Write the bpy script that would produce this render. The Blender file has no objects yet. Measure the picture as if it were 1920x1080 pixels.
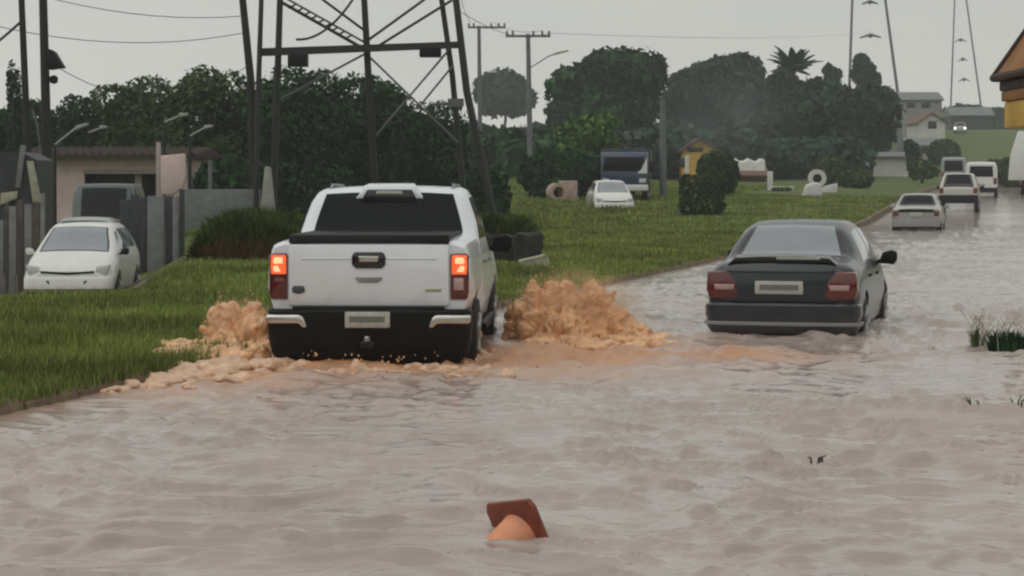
import bpy, bmesh, math, random
import numpy as np
from mathutils import Vector, Matrix
R = math.radians
rng = np.random.default_rng(7)
random.seed(7)
S = bpy.context.scene
C = S.collection

# ------------------------------------------------------------------ camera, light, exposure
F, CX, HY, EYE = 4000.0, 960.0, 340.0, 1.7      # focal length in photo pixels, principal column, horizon row, eye height
cam = bpy.data.cameras.new('camera'); camo = bpy.data.objects.new('camera', cam); C.objects.link(camo)
camo.location = (0, 0, EYE); camo.rotation_euler = (R(90), 0, 0)
cam.sensor_width = 36; cam.lens = 36 * F / 1920; cam.shift_y = -(540 - HY) / 1920
cam.clip_start = 0.5; cam.clip_end = 3000
S.camera = camo
S.view_settings.view_transform = 'Standard'; S.view_settings.look = 'None'
S.view_settings.gamma = 1; S.view_settings.exposure = 0.42
S.view_settings.use_curve_mapping = False
S.cycles.filter_width = 2.3                       # soft phone-video rendition
S.cycles.max_bounces = 6; S.cycles.volume_bounces = 1; S.cycles.use_denoising = True

SUN_EL, SUN_AZ = R(62), R(-125)                     # azimuth measured from +Y (view direction) towards +X
W = bpy.data.worlds.new('World'); S.world = W; W.use_nodes = True
nt = W.node_tree; nt.nodes.clear()
out = nt.nodes.new('ShaderNodeOutputWorld'); bg = nt.nodes.new('ShaderNodeBackground')
sky = nt.nodes.new('ShaderNodeTexSky'); sky.sky_type = 'NISHITA'; sky.sun_disc = False
sky.sun_elevation = SUN_EL; sky.sun_rotation = SUN_AZ; sky.air_density = 1.5; sky.dust_density = 4
hs = nt.nodes.new('ShaderNodeHueSaturation'); hs.inputs['Saturation'].default_value = 0.12
tc = nt.nodes.new('ShaderNodeTexCoord')
mp = nt.nodes.new('ShaderNodeMapping'); mp.inputs['Scale'].default_value = (1.6, 1.6, 7)
nz = nt.nodes.new('ShaderNodeTexNoise'); nz.inputs['Scale'].default_value = 1.7; nz.inputs['Detail'].default_value = 5
cr = nt.nodes.new('ShaderNodeValToRGB')           # the even cloud deck that covers the whole sky
cr.color_ramp.elements[0].position = 0.3; cr.color_ramp.elements[0].color = (4.0, 4.2, 3.9, 1)
cr.color_ramp.elements[1].position = 0.7; cr.color_ramp.elements[1].color = (5.2, 5.2, 4.85, 1)
mx = nt.nodes.new('ShaderNodeMixRGB'); mx.inputs['Fac'].default_value = 0.88
nt.links.new(tc.outputs['Generated'], mp.inputs['Vector']); nt.links.new(mp.outputs[0], nz.inputs['Vector'])
nt.links.new(nz.outputs['Fac'], cr.inputs['Fac'])
sx = nt.nodes.new('ShaderNodeSeparateXYZ'); nt.links.new(tc.outputs['Generated'], sx.inputs[0])
el = nt.nodes.new('ShaderNodeMapRange'); el.inputs['From Min'].default_value = .0; el.inputs['From Max'].default_value = .11
nt.links.new(sx.outputs['Z'], el.inputs['Value'])
hz_ = nt.nodes.new('ShaderNodeMixRGB'); hz_.inputs[1].default_value = (5.75, 5.6, 5.2, 1)     # paler, warmer air low over the whole horizon
nt.links.new(el.outputs[0], hz_.inputs['Fac']); nt.links.new(cr.outputs[0], hz_.inputs[2])
nt.links.new(sky.outputs[0], hs.inputs['Color']); nt.links.new(hs.outputs[0], mx.inputs[1]); nt.links.new(hz_.outputs[0], mx.inputs[2])
nt.links.new(mx.outputs[0], bg.inputs['Color']); bg.inputs['Strength'].default_value = 0.1
nt.links.new(bg.outputs[0], out.inputs['Surface'])

sun = bpy.data.lights.new('sun', 'SUN'); sun.energy = 0.5; sun.angle = R(75); sun.color = (1, .97, .92)
suno = bpy.data.objects.new('sun', sun); C.objects.link(suno)
d = Vector((math.sin(SUN_AZ) * math.cos(SUN_EL), math.cos(SUN_AZ) * math.cos(SUN_EL), math.sin(SUN_EL)))
suno.rotation_euler = d.to_track_quat('Z', 'Y').to_euler(); suno.location = (0, 0, 60)

# ------------------------------------------------------------------ helpers
def P(px, py, Y):
    "world point at depth Y that was measured at photo pixel (px, py)"
    return Vector(((px - CX) / F * Y, Y, EYE - (py - HY) / F * Y))
def pchip(xs, ys):
    xs = np.asarray(xs, float); ys = np.asarray(ys, float)
    h = np.diff(xs); dl = np.diff(ys) / h; m = np.zeros_like(ys)
    for i in range(1, len(xs) - 1):
        if dl[i - 1] * dl[i] > 0:
            w1 = 2 * h[i] + h[i - 1]; w2 = h[i] + 2 * h[i - 1]
            m[i] = (w1 + w2) / (w1 / dl[i - 1] + w2 / dl[i])
    m[0] = dl[0]; m[-1] = dl[-1]
    def f(x):
        x = np.asarray(x, float)
        i = np.clip(np.searchsorted(xs, x) - 1, 0, len(xs) - 2)
        t = np.clip((x - xs[i]) / h[i], 0, 1)
        return ((2*t**3 - 3*t**2 + 1) * ys[i] + (t**3 - 2*t**2 + t) * h[i] * m[i] + (-2*t**3 + 3*t**2) * ys[i+1] + (t**3 - t**2) * h[i] * m[i+1])
    return f
_k = pchip([-20, 9, 15.4, 33.3, 60, 97, 150, 190, 230, 300, 420, 700], [-11.5, -5.35, -3.75, 1.1, 8.1, 17.3, 30.5, 43, 60, 100, 180, 380])
_h = pchip([-50, 70, 80, 95, 120, 150, 190, 230, 300, 360, 480, 900], [0, 0, .1, .5, 1.0, 1.45, 2.6, 4.0, 8.0, 9.6, 9.8, 9.8])
def kerbx(Y): return _k(Y)
def hill(Y): return _h(Y)
def hash2(ix, iy, s):
    n = (ix.astype(np.int64) * 374761393 + iy.astype(np.int64) * 668265263 + s * 974711) & 0x7fffffff
    n = ((n ^ (n >> 13)) * 1274126177) & 0x7fffffff
    n = (n ^ (n >> 16)) & 0xffff
    return n / 65535.0
def vnoise(x, y, s=0):
    ix = np.floor(x); iy = np.floor(y); fx = x - ix; fy = y - iy
    fx = fx**3 * (fx * (fx * 6 - 15) + 10); fy = fy**3 * (fy * (fy * 6 - 15) + 10)
    a = hash2(ix, iy, s); b = hash2(ix + 1, iy, s); c = hash2(ix, iy + 1, s); dd = hash2(ix + 1, iy + 1, s)
    return (a + (b - a) * fx + (c - a) * fy + (a - b - c + dd) * fx * fy) * 2 - 1
def fbm(x, y, s=0, o=4):
    r = 0; a = 1
    for k in range(o):
        r = r + a * vnoise(x * 2**k + 17.3 * k, y * 2**k - 9.1 * k, s + k); a *= .5
    return r
def smooth(a, b, x):
    t = np.clip((np.asarray(x, float) - a) / (b - a), 0, 1); return t * t * (3 - 2 * t)
def yard_edge(Y): return -4.7 - .137 * (np.asarray(Y, float) - 31)
def ground_z(X, Y):
    X = np.asarray(X, float); Y = np.asarray(Y, float)
    e = X - kerbx(Y); h = hill(Y)
    drop = .80 * smooth(0, 2.0, yard_edge(Y) - X) * smooth(27, 34, Y) * (1 - smooth(52, 78, Y))     # the yard lies lower than the road
    verge = h - drop + .07 + .10 * smooth(0, 3.5, -e) + .035 * fbm(X * .6, Y * .35, 5, 3) * smooth(.1, 1.2, -e) + .45 * smooth(8, 30, -e) * smooth(60, 130, Y)
    rd = h - .19
    right = h - .09 + .05 * fbm(X * .7, Y * .4, 9, 2) + .25 * smooth(85, 130, Y) * smooth(7.4, 9, e)
    return np.where(e < -.001, verge, np.where(e < 7.2, rd, right))
def gz(X, Y): return float(ground_z(np.array(X), np.array(Y)))

# ---- materials
def pm(name, col, rough=.6, var=.12, scale=6, metal=0, coat=0, bump=0, bscale=40, spec=.5, island=0, emis=None, es=0, dirt=None, trans=0):
    m = bpy.data.materials.new(name); m.use_nodes = True
    n = m.node_tree.nodes; L = m.node_tree.links; b = n['Principled BSDF']
    b.inputs['Roughness'].default_value = rough; b.inputs['Metallic'].default_value = metal
    b.inputs['Specular IOR Level'].default_value = spec; b.inputs['Coat Weight'].default_value = coat
    b.inputs['Coat Roughness'].default_value = .06
    tcn = n.new('ShaderNodeTexCoord'); no = n.new('ShaderNodeTexNoise')
    no.inputs['Scale'].default_value = scale; no.inputs['Detail'].default_value = 5
    L.new(tcn.outputs['Object'], no.inputs['Vector'])
    rp = n.new('ShaderNodeValToRGB')
    lo = [max(0, c * (1 - var)) for c in col]; hi = [min(1, c * (1 + var)) for c in col]
    rp.color_ramp.elements[0].position = .3; rp.color_ramp.elements[0].color = (*lo, 1)
    rp.color_ramp.elements[1].position = .7; rp.color_ramp.elements[1].color = (*hi, 1)
    L.new(no.outputs['Fac'], rp.inputs['Fac']); last = rp.outputs[0]
    if island:
        g = n.new('ShaderNodeNewGeometry'); mm = n.new('ShaderNodeMapRange')
        mm.inputs['To Min'].default_value = 1 - island; mm.inputs['To Max'].default_value = 1 + island
        L.new(g.outputs['Random Per Island'], mm.inputs['Value'])
        mu = n.new('ShaderNodeMixRGB'); mu.blend_type = 'MULTIPLY'; mu.inputs['Fac'].default_value = 1
        cb = n.new('ShaderNodeCombineColor')
        for q in range(3): L.new(mm.outputs[0], cb.inputs[q])
        L.new(last, mu.inputs[1]); L.new(cb.outputs[0], mu.inputs[2]); last = mu.outputs[0]
    if dirt:
        col2, lo_z, hi_z = dirt
        sp = n.new('ShaderNodeSeparateXYZ'); L.new(tcn.outputs['Object'], sp.inputs[0])
        n2 = n.new('ShaderNodeTexNoise'); n2.inputs['Scale'].default_value = 7; n2.inputs['Detail'].default_value = 6
        L.new(tcn.outputs['Object'], n2.inputs['Vector'])
        ad = n.new('ShaderNodeMath'); ad.operation = 'MULTIPLY_ADD'; ad.inputs[1].default_value = .5
        L.new(n2.outputs['Fac'], ad.inputs[0]); L.new(sp.outputs['Z'], ad.inputs[2])
        mr = n.new('ShaderNodeMapRange'); mr.inputs['From Min'].default_value = lo_z + .25; mr.inputs['From Max'].default_value = hi_z + .25
        mr.inputs['To Min'].default_value = .75; mr.inputs['To Max'].default_value = 0
        L.new(ad.outputs[0], mr.inputs['Value'])
        mu = n.new('ShaderNodeMixRGB'); L.new(mr.outputs[0], mu.inputs['Fac']); L.new(last, mu.inputs[1])
        mu.inputs[2].default_value = (*col2, 1); last = mu.outputs[0]
    L.new(last, b.inputs['Base Color'])
    if bump:
        nb = n.new('ShaderNodeTexNoise'); nb.inputs['Scale'].default_value = bscale; nb.inputs['Detail'].default_value = 6
        L.new(tcn.outputs['Object'], nb.inputs['Vector'])
        bp = n.new('ShaderNodeBump'); bp.inputs['Strength'].default_value = bump; bp.inputs['Distance'].default_value = .02
        L.new(nb.outputs['Fac'], bp.inputs['Height']); L.new(bp.outputs[0], b.inputs['Normal'])
    if emis:
        b.inputs['Emission Color'].default_value = (*emis, 1); b.inputs['Emission Strength'].default_value = es
    if trans:
        b.inputs['Subsurface Weight'].default_value = trans
        b.inputs['Subsurface Radius'].default_value = (.12, .07, .04)
    return m
MUD = (.33, .2, .115)
M = dict(
    white_paint=pm('white_paint', (.76, .79, .84), .28, .03, 3, coat=.6, dirt=(MUD, .3, .85)),
    white_paint_far=pm('white_paint_far', (.7, .7, .68), .3, .05, 3, coat=.4, dirt=(MUD, .1, .4)),
    navy_paint=pm('navy_paint', (.024, .031, .040), .3, .15, 3, coat=.4, spec=.35, dirt=((.12, .085, .06), .05, .45)),
    silver_paint=pm('silver_paint', (.38, .38, .36), .3, .06, 3, metal=.3, coat=.5, dirt=((.2, .15, .11), .2, .7)),
    beige_paint=pm('beige_paint', (.55, .53, .48), .3, .05, 3, coat=.5, dirt=((.12, .09, .075), .35, .85)),
    gray_paint=pm('gray_paint', (.3, .32, .31), .35, .08, 3, coat=.4),
    dark_green_paint=pm('dark_green_paint', (.035, .055, .05), .4, .2, 3, coat=.3),
    blue_paint=pm('blue_paint', (.018, .04, .085), .4, .2, 3, coat=.3),
    glass=pm('glass', (.006, .008, .010), .06, .1, 3, spec=.14),
    glass_sky_tint=pm('glass_sky_tint', (.20, .225, .26), .05, .1, 3, spec=.9, coat=.8),  # pale base colour paints in the sky seen through and mirrored by panes
    black_plastic=pm('black_plastic', (.007, .0065, .007), .55, .25, 12, bump=.1, spec=.2),
    black_gloss=pm('black_gloss', (.008, .008, .010), .2, .1, 6, coat=.5),
    rubber=pm('rubber', (.016, .015, .014), .75, .3, 15, bump=.2),
    chrome=pm('chrome', (.62, .6, .57), .22, .05, 6, metal=.85, dirt=(MUD, .4, .62)),
    grey_plastic=pm('grey_plastic', (.24, .24, .24), .5, .1, 6),
    rim=pm('rim', (.35, .35, .35), .35, .1, 6, metal=.7),
    plate=pm('plate', (.45, .45, .41), .45, .12, 14, dirt=(MUD, .45, .6)),
    plate_mark=pm('plate_mark', (.16, .16, .14), .5, .2, 20),
    lamp_red=pm('lamp_red', (.12, .012, .010), .15, .2, 20, coat=.8),
    lamp_dark_red=pm('lamp_dark_red', (.10, .010, .010), .15, .3, 20, coat=.8),
    lamp_pale=pm('lamp_pale', (.45, .30, .28), .15, .1, 20, coat=.8),
    lamp_lit=pm('lamp_lit', (.5, .05, .02), .2, .1, 20, emis=(1, .16, .05), es=.55),
    lamp_hot=pm('lamp_hot', (.9, .4, .2), .2, .1, 20, emis=(1, .42, .22), es=.95),
    headlight=pm('headlight', (.55, .56, .55), .1, .05, 10, coat=1),
    headlight_on=pm('headlight_on', (.9, .9, .85), .2, .02, 10, emis=(1, .97, .85), es=4),
    gold_badge=pm('gold_badge', (.38, .36, .27), .4, .1, 20, metal=.5),
    dark_badge=pm('dark_badge', (.06, .065, .075), .4, .2, 30),
    cone_orange=pm('cone_orange', (.68, .27, .14), .5, .15, 14, dirt=((.5, .27, .17), -.1, .08)),
    cone_base=pm('cone_base', (.19, .040, .018), .5, .3, 12, bump=.1),
    cone_white=pm('cone_white', (.62, .36, .24), .5, .1, 14),
    concrete=pm('concrete', (.30, .29, .27), .85, .2, 3, bump=.4, bscale=25),
    kerb=pm('kerb', (.17, .12, .075), .85, .35, 9, bump=.6, bscale=22),
    old_wood=pm('old_wood', (.075, .06, .05), .85, .3, 5, bump=.5, bscale=20),
    pole_dark=pm('pole_dark', (.014, .014, .013), .8, .3, 4, bump=.3),
    pole_grey=pm('pole_grey', (.13, .14, .145), .8, .2, 3, bump=.2),
    steel_dark=pm('steel_dark', (.011, .013, .013), .6, .25, 4),
    steel_grey=pm('steel_grey', (.12, .125, .125), .6, .2, 3),
    lamp_head=pm('lamp_head', (.36, .37, .35), .5, .1, 5),
    pink_wall=pm('pink_wall', (.64, .49, .47), .85, .12, 1.5, bump=.2),
    roof_brown=pm('roof_brown', (.05, .028, .02), .8, .3, 5, bump=.3),
    dark_window=pm('dark_window', (.02, .022, .028), .2, .3, 3),
    yellow_wall=pm('yellow_wall', (.60, .37, .07), .75, .2, 2, bump=.2),
    orange_wall=pm('orange_wall', (.26, .11, .025), .7, .25, 3),
    maroon_wall=pm('maroon_wall', (.16, .065, .055), .85, .2, 1.5, bump=.2),
    white_wall=pm('white_wall', (.58, .58, .55), .8, .1, .8, bump=.1),
    grey_wall=pm('grey_wall', (.26, .26, .25), .85, .2, .8, bump=.2),
    buff_wall=pm('buff_wall', (.40, .34, .31), .85, .15, .8),
    roof_grey=pm('roof_grey', (.15, .16, .165), .7, .2, 1.5),
    roof_clay=pm('roof_clay', (.17, .085, .06), .8, .25, 2),
    gate_metal=pm('gate_metal', (.028, .032, .038), .6, .3, 4),
    gate_post=pm('gate_post', (.17, .18, .18), .8, .25, 4, bump=.2),
    stone_pink=pm('stone_pink', (.42, .30, .25), .85, .2, 6, bump=.4),
    stone_pale=pm('stone_pale', (.34, .33, .25), .85, .2, 6, bump=.4),
    dark_block=pm('dark_block', (.028, .026, .023), .9, .5, 7, bump=.4),
    leaf_dark=pm('leaf_dark', (.022, .056, .020), .7, .35, .35, island=.5, spec=.07),
    leaf_mid=pm('leaf_mid', (.055, .088, .031), .7, .35, .35, island=.5, spec=.07),
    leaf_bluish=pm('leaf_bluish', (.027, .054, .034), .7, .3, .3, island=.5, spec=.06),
    leaf_bright=pm('leaf_bright', (.075, .14, .03), .6, .35, .8, island=.5, spec=.1),
    leaf_topiary=pm('leaf_topiary', (.032, .055, .022), .7, .3, 1.5, island=.5, spec=.07),
    leaf_weed=pm('leaf_weed', (.085, .12, .035), .7, .3, 1.2, island=.45, spec=.07),
    stalk_brown=pm('stalk_brown', (.15, .09, .04), .8, .35, 4, island=.5, spec=.06),
    bark=pm('bark', (.05, .042, .034), .9, .3, 4, bump=.5),
    grass_blade=pm('grass_blade', (.175, .213, .05), .7, .5, .4, island=.45, spec=.2),
    splash=pm('splash', (.72, .41, .215), .3, .3, 12, bump=.5, bscale=45, spec=.5, trans=.3),
    foam=pm('foam', (.64, .42, .285), .4, .22, 9, bump=.4, bscale=40, spec=.4, trans=.25),
    canvas=pm('canvas', (.6, .6, .58), .8, .1, 3),
)

# ---- mesh builder
class MB:
    def __init__(s): s.v = []; s.f = []
    def add(s, v, f):
        o = len(s.v); s.v += [tuple(map(float, q)) for q in v]; s.f += [tuple(i + o for i in q) for q in f]; return s
    def box(s, a, b):
        (x0, y0, z0), (x1, y1, z1) = a, b
        return s.add([(x0,y0,z0),(x1,y0,z0),(x1,y1,z0),(x0,y1,z0),(x0,y0,z1),(x1,y0,z1),(x1,y1,z1),(x0,y1,z1)],
                     [(0,3,2,1),(4,5,6,7),(0,1,5,4),(1,2,6,5),(2,3,7,6),(3,0,4,7)])
    def tube(s, p, q, r0, r1=None, n=8):
        p = Vector(p); q = Vector(q); r1 = r0 if r1 is None else r1
        z = (q - p).normalized(); x = z.orthogonal().normalized(); y = z.cross(x); v = []
        for c, r in ((p, r0), (q, r1)):
            for i in range(n):
                a = 2 * math.pi * i / n; v.append(c + (x * math.cos(a) + y * math.sin(a)) * r)
        f = [(i, (i+1) % n, n + (i+1) % n, n + i) for i in range(n)] + [tuple(range(n))[::-1], tuple(range(n, 2*n))]
        return s.add(v, f)
    def path(s, pts, rad, n=8):
        rad = rad if isinstance(rad, (list, tuple)) else [rad] * len(pts)
        for i in range(len(pts) - 1): s.tube(pts[i], pts[i+1], rad[i], rad[i+1], n)
        return s
    def prism(s, poly, plane, c0, c1):
        k = len(poly)
        def m(a, b, c): return {'xz': (a, c, b), 'yz': (c, a, b), 'xy': (a, b, c)}[plane]
        v = [m(a, b, c0) for a, b in poly] + [m(a, b, c1) for a, b in poly]
        f = [tuple(range(k)), tuple(range(2*k-1, k-1, -1))] + [(i, k + i, k + (i+1) % k, (i+1) % k) for i in range(k)]
        return s.add(v, f)
    def lathe(s, prof, n=20, axis='z', c=(0,0,0)):
        v = []; k = len(prof)
        for r, h in prof:
            for i in range(n):
                a = 2 * math.pi * i / n; u, w = r * math.cos(a), r * math.sin(a)
                v.append((c[0] + (u if axis == 'z' else h), c[1] + (w if axis == 'z' else u), c[2] + (h if axis == 'z' else w)))
        f = [(j*n + i, j*n + (i+1) % n, (j+1)*n + (i+1) % n, (j+1)*n + i) for j in range(k-1) for i in range(n)]
        f += [tuple(range(n))[::-1], tuple(range((k-1)*n, k*n))]
        return s.add(v, f)
    def mesh(s, name, bevel=0, seg=2, sm=35):
        me = bpy.data.meshes.new(name); me.from_pydata(s.v, [], s.f)
        bm = bmesh.new(); bm.from_mesh(me); bmesh.ops.recalc_face_normals(bm, faces=bm.faces)
        if bevel:
            es = [e for e in bm.edges if len(e.link_faces) == 2 and e.calc_face_angle(0) > R(30)]
            bmesh.ops.bevel(bm, geom=es, offset=bevel, segments=seg, affect='EDGES', profile=.5, clamp_overlap=True)
        bm.to_mesh(me); bm.free()
        me.shade_smooth(); me.set_sharp_from_angle(angle=R(sm))
        return me
    def build(s, name, mat, parent=None, bevel=0, seg=2, sm=35):
        return link(name, s.mesh(name, bevel, seg, sm), mat, parent)
def link(name, me, mat, parent=None):
    o = bpy.data.objects.new(name, me); C.objects.link(o)
    if mat is not None and not me.materials: me.materials.append(M[mat] if isinstance(mat, str) else mat)
    if parent is not None: o.parent = parent
    return o
def tag(o, label=None, cat=None, group=None, kind=None):
    if label: o['label'] = label
    if cat: o['category'] = cat
    if group: o['group'] = group
    if kind: o['kind'] = kind
    return o
def thing(name, label, cat, loc=(0,0,0), rz=0, group=None):
    o = bpy.data.objects.new(name, None); C.objects.link(o); o.location = loc; o.rotation_euler = (0, 0, rz)
    o.empty_display_size = .2
    return tag(o, label, cat, group)
def raw_mesh(name, co, faces_flat, fsize):
    "fast mesh from numpy arrays; all faces have fsize corners"
    me = bpy.data.meshes.new(name); nf = len(faces_flat) // fsize
    me.vertices.add(len(co)); me.vertices.foreach_set('co', np.asarray(co, np.float32).ravel())
    me.loops.add(len(faces_flat)); me.loops.foreach_set('vertex_index', np.asarray(faces_flat, np.int32))
    me.polygons.add(nf); me.polygons.foreach_set('loop_start', np.arange(nf, dtype=np.int32) * fsize)
    me.update(calc_edges=True); me.validate()
    return me
def grid_faces(nr, nc):
    i = np.arange(nr - 1)[:, None] * nc + np.arange(nc - 1)[None, :]
    return np.stack([i, i + 1, i + nc + 1, i + nc], -1).reshape(-1)

# ------------------------------------------------------------------ ground, road, kerb
Ys = np.concatenate([np.arange(-110, -12, 7.0), np.arange(-12, 8, 1.0), np.arange(8, 60, .35), np.arange(60, 140, 1.2), np.arange(140, 720, 6.0)])
Es = np.concatenate([-np.geomspace(300, 12, 30), -np.linspace(11.5, .16, 60), [-.15, .0, .01], np.linspace(1, 7.1, 8), np.linspace(7.25, 14, 24), np.geomspace(15, 300, 24)])
Eg, Yg = np.meshgrid(Es, Ys); Xg = kerbx(Yg) + Eg
Zg = ground_z(Xg, Yg)
Zg = np.where((Eg > -.155) & (Eg < .005), hill(Yg) - .19, Zg)
me = raw_mesh('ground', np.stack([Xg, Yg, Zg], -1).reshape(-1, 3), grid_faces(*Xg.shape), 4); me.shade_smooth()
gm = bpy.data.materials.new('ground'); gm.use_nodes = True
n = gm.node_tree.nodes; L = gm.node_tree.links; b = n['Principled BSDF']; b.inputs['Roughness'].default_value = .9; b.inputs['Specular IOR Level'].default_value = .2
t_ = n.new('ShaderNodeTexCoord'); n1 = n.new('ShaderNodeTexNoise'); n1.inputs['Scale'].default_value = .22; n1.inputs['Detail'].default_value = 7
n2 = n.new('ShaderNodeTexNoise'); n2.inputs['Scale'].default_value = 6; n2.inputs['Detail'].default_value = 6
r1 = n.new('ShaderNodeValToRGB'); E = r1.color_ramp.elements
E[0].position = .36; E[0].color = (.072, .105, .024, 1); E[1].position = .70; E[1].color = (.12, .105, .055, 1)
e = E.new(.55); e.color = (.098, .125, .034, 1)
ov = n.new('ShaderNodeMixRGB'); ov.blend_type = 'OVERLAY'; ov.inputs['Fac'].default_value = .6
L.new(t_.outputs['Object'], n1.inputs['Vector']); L.new(t_.outputs['Object'], n2.inputs['Vector']); L.new(n1.outputs['Fac'], r1.inputs['Fac'])
L.new(r1.outputs[0], ov.inputs[1]); L.new(n2.outputs['Fac'], ov.inputs[2]); L.new(ov.outputs[0], b.inputs['Base Color'])
bp = n.new('ShaderNodeBump'); bp.inputs['Strength'].default_value = .6; bp.inputs['Distance'].default_value = .05
L.new(n2.outputs['Fac'], bp.inputs['Height']); L.new(bp.outputs[0], b.inputs['Normal'])
tag(link('ground', me, gm), kind='structure')

M['asphalt'] = pm('asphalt', (.06, .055, .05), .35, .25, 1.2, bump=.3)
M['dirt'] = pm('dirt', (.16, .125, .09), .9, .3, 1.5, bump=.4, bscale=8)
ry = np.concatenate([np.arange(-12, 60, 1.0), np.arange(60, 700, 4.0)]); re = np.array([.012, 3.6, 7.19])
Eg2, Yg2 = np.meshgrid(re, ry)
me = raw_mesh('road', np.stack([kerbx(Yg2) + Eg2, Yg2, hill(Yg2) - .183], -1).reshape(-1, 3), grid_faces(*Eg2.shape), 4)
tag(link('road', me, 'asphalt'), kind='structure')
# bare driveway in front of the gate
dy = np.linspace(33.5, 52, 26); dxs = np.linspace(-10, -1.1, 16)
DX, DY = np.meshgrid(dxs, dy); DX = DX + yard_edge(DY) + .3 * fbm(DX * .5, DY * .5, 3, 2)
me = raw_mesh('driveway', np.stack([DX, DY, ground_z(DX, DY) + .012], -1).reshape(-1, 3), grid_faces(*DX.shape), 4); me.shade_smooth()
tag(link('driveway', me, 'dirt'), kind='structure')

kerb = bpy.data.objects.new('kerb', None); C.objects.link(kerb); kerb['kind'] = 'structure'
y = 9.0
while y < 48:
    y2 = y + .86 * .965
    mb = MB(); rr = random.Random(int(y * 100)); NS = 5; v = []
    dz = rr.uniform(-.012, .012)
    for q in range(NS + 1):
        yy = y + .02 + (y2 - y - .03) * q / NS; xx = float(kerbx(yy)); h = float(hill(yy)); jt = rr.uniform(-.012, .012)
        v += [(xx - .15, yy, h - .19), (xx - .15, yy, h + .085 + dz + jt), (xx - .03 + jt, yy, h + .085 + dz + jt), (xx + jt, yy, h + .05 + dz), (xx + .01 + jt, yy, h - .17)]
    f = []
    for q in range(NS):
        for k in range(5): f.append((q*5 + k, q*5 + (k+1) % 5, (q+1)*5 + (k+1) % 5, (q+1)*5 + k))
    f += [(0, 1, 2, 3, 4), tuple(NS*5 + k for k in (4, 3, 2, 1, 0))]
    mb.add(v, f); mb.build('kerb_stone', 'kerb', kerb)
    y += .86
mb = MB(); yy = y + .02; v = []
ks = np.arange(yy, 420, 3.0)
for q in ks:
    xx = float(kerbx(q)); h = float(hill(q)); v += [(xx - .15, q, h - .19), (xx - .15, q, h + .085), (xx, q, h + .07), (xx + .01, q, h - .17)]
f = [(i*4 + k, i*4 + (k+1) % 4, (i+1)*4 + (k+1) % 4, (i+1)*4 + k) for i in range(len(ks) - 1) for k in range(4)] + [(0, 1, 2, 3)]
mb.add(v, f).build('kerb_run', 'kerb', kerb)['kind'] = 'stuff'

# ------------------------------------------------------------------ flood water
rows = [6.0]
while rows[-1] < 165: rows.append(rows[-1] + max(.02 * (rows[-1] / 9) ** 1.55, .012))
rows = np.array(rows); NC = 600
tt = np.linspace(-1, 1, NC)
YY = np.repeat(rows[:, None], NC, 1); XX = tt[None, :] * (4.0 + .29 * YY) + .012 * YY
def gauss(x, y, cx, cy, sx, sy): return np.exp(-((x - cx) / sx) ** 2 - ((y - cy) / sy) ** 2)
warpx = .35 * fbm(XX * .5, YY * .35, 41, 2); warpy = .5 * fbm(XX * .4, YY * .3, 43, 2)
U = XX + warpx; V = YY + warpy + .16 * XX
patch = .55 + .6 * smooth(-.5, .7, fbm(XX * .33, YY * .22, 71, 2))
far = 1 / (1 + (YY / 60) ** 2)
def crest(n): return 1 - np.abs(n)
wav = .009 * vnoise(U * 1.4, V * 2.2, 1) + .0065 * vnoise(U * 2.7, V * 5.0, 2) + .0050 * vnoise(U * 5.4, V * 9.4, 3) + .0030 * vnoise(U * 10, V * 16, 4) + .0012 * vnoise(U * 21, V * 30, 6)
wav += .016 * (crest(vnoise(U * .9 + 5, V * 2.1, 8)) ** 5 - .25) * smooth(0, .6, vnoise(XX * .55, YY * .45, 12))
wav += .020 * vnoise(XX * .35, YY * .5, 14)
def lens(n, t): return np.maximum(0, n - t) ** 1.25
V2 = V + .22 * vnoise(XX * 2.3, YY * 1.7, 87)
def packet(us, vs, o_, sd, t, steep):     # short crested wavelets, steeper on the side that faces the flow
    n0 = vnoise(U * us + o_, V2 * vs, sd)
    return lens(vnoise(U * us + o_, (V2 + steep * n0) * vs, sd), t)
wav += .070 * packet(2.0, 6.4, 3.1, 81, .38, .05) + .085 * packet(3.2, 9.6, -7, 83, .34, .03) + .04 * packet(1.2, 5.5, 31, 85, .38, .05) + .055 * packet(5.0, 14, 12, 89, .32, .02)
Z = wav * patch * (.65 + .35 * far)
churn = gauss(XX, YY, -1.0, 19.2, 2.2, 2.0) + .8 * gauss(XX, YY, .9, 21.0, 1.7, 2.0) + .35 * gauss(XX, YY, 2.6, 20.2, 1.8, 1.3) + .6 * gauss(XX, YY, -2.7, 19.5, .9, 2.4)
churn = np.clip(churn, 0, 1.1)
Z += churn * (.05 * fbm(U * 2.0, V * 2.2, 21, 4) + .03 * (crest(vnoise(U * 2.6, V * 2.0, 25)) ** 3 - .3))
def ridge(p0, p1, amp, wid, wob=.12, sd=30):
    p0 = np.array(p0); p1 = np.array(p1); d = p1 - p0; Ln = np.hypot(*d); d = d / Ln; nn = np.array([-d[1], d[0]])
    s = ((XX - p0[0]) * d[0] + (YY - p0[1]) * d[1]); q = (XX - p0[0]) * nn[0] + (YY - p0[1]) * nn[1] + wob * vnoise(XX * 1.3, YY * .9, sd)
    return amp * np.exp(-(q / wid) ** 2) * smooth(-.3, .5, s) * smooth(-.3, .6, Ln - s) * (.7 + .5 * vnoise(s * 1.7, q * 0 + sd, sd))
Z += ridge((1.0, 21.4), (3.0, 20.8), .075, .28, sd=31) + ridge((.6, 20.0), (3.6, 19.6), .06, .24, sd=32) + ridge((-.2, 18.9), (2.6, 18.6), .05, .22, sd=33)
Z += ridge((2.35, 15.3), (4.6, 14.6), .075, .26, sd=34) + ridge((2.6, 13.6), (4.5, 13.9), .055, .24, sd=35) + ridge((1.6, 16.4), (3.2, 15.7), .03, .2, sd=36)
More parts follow.
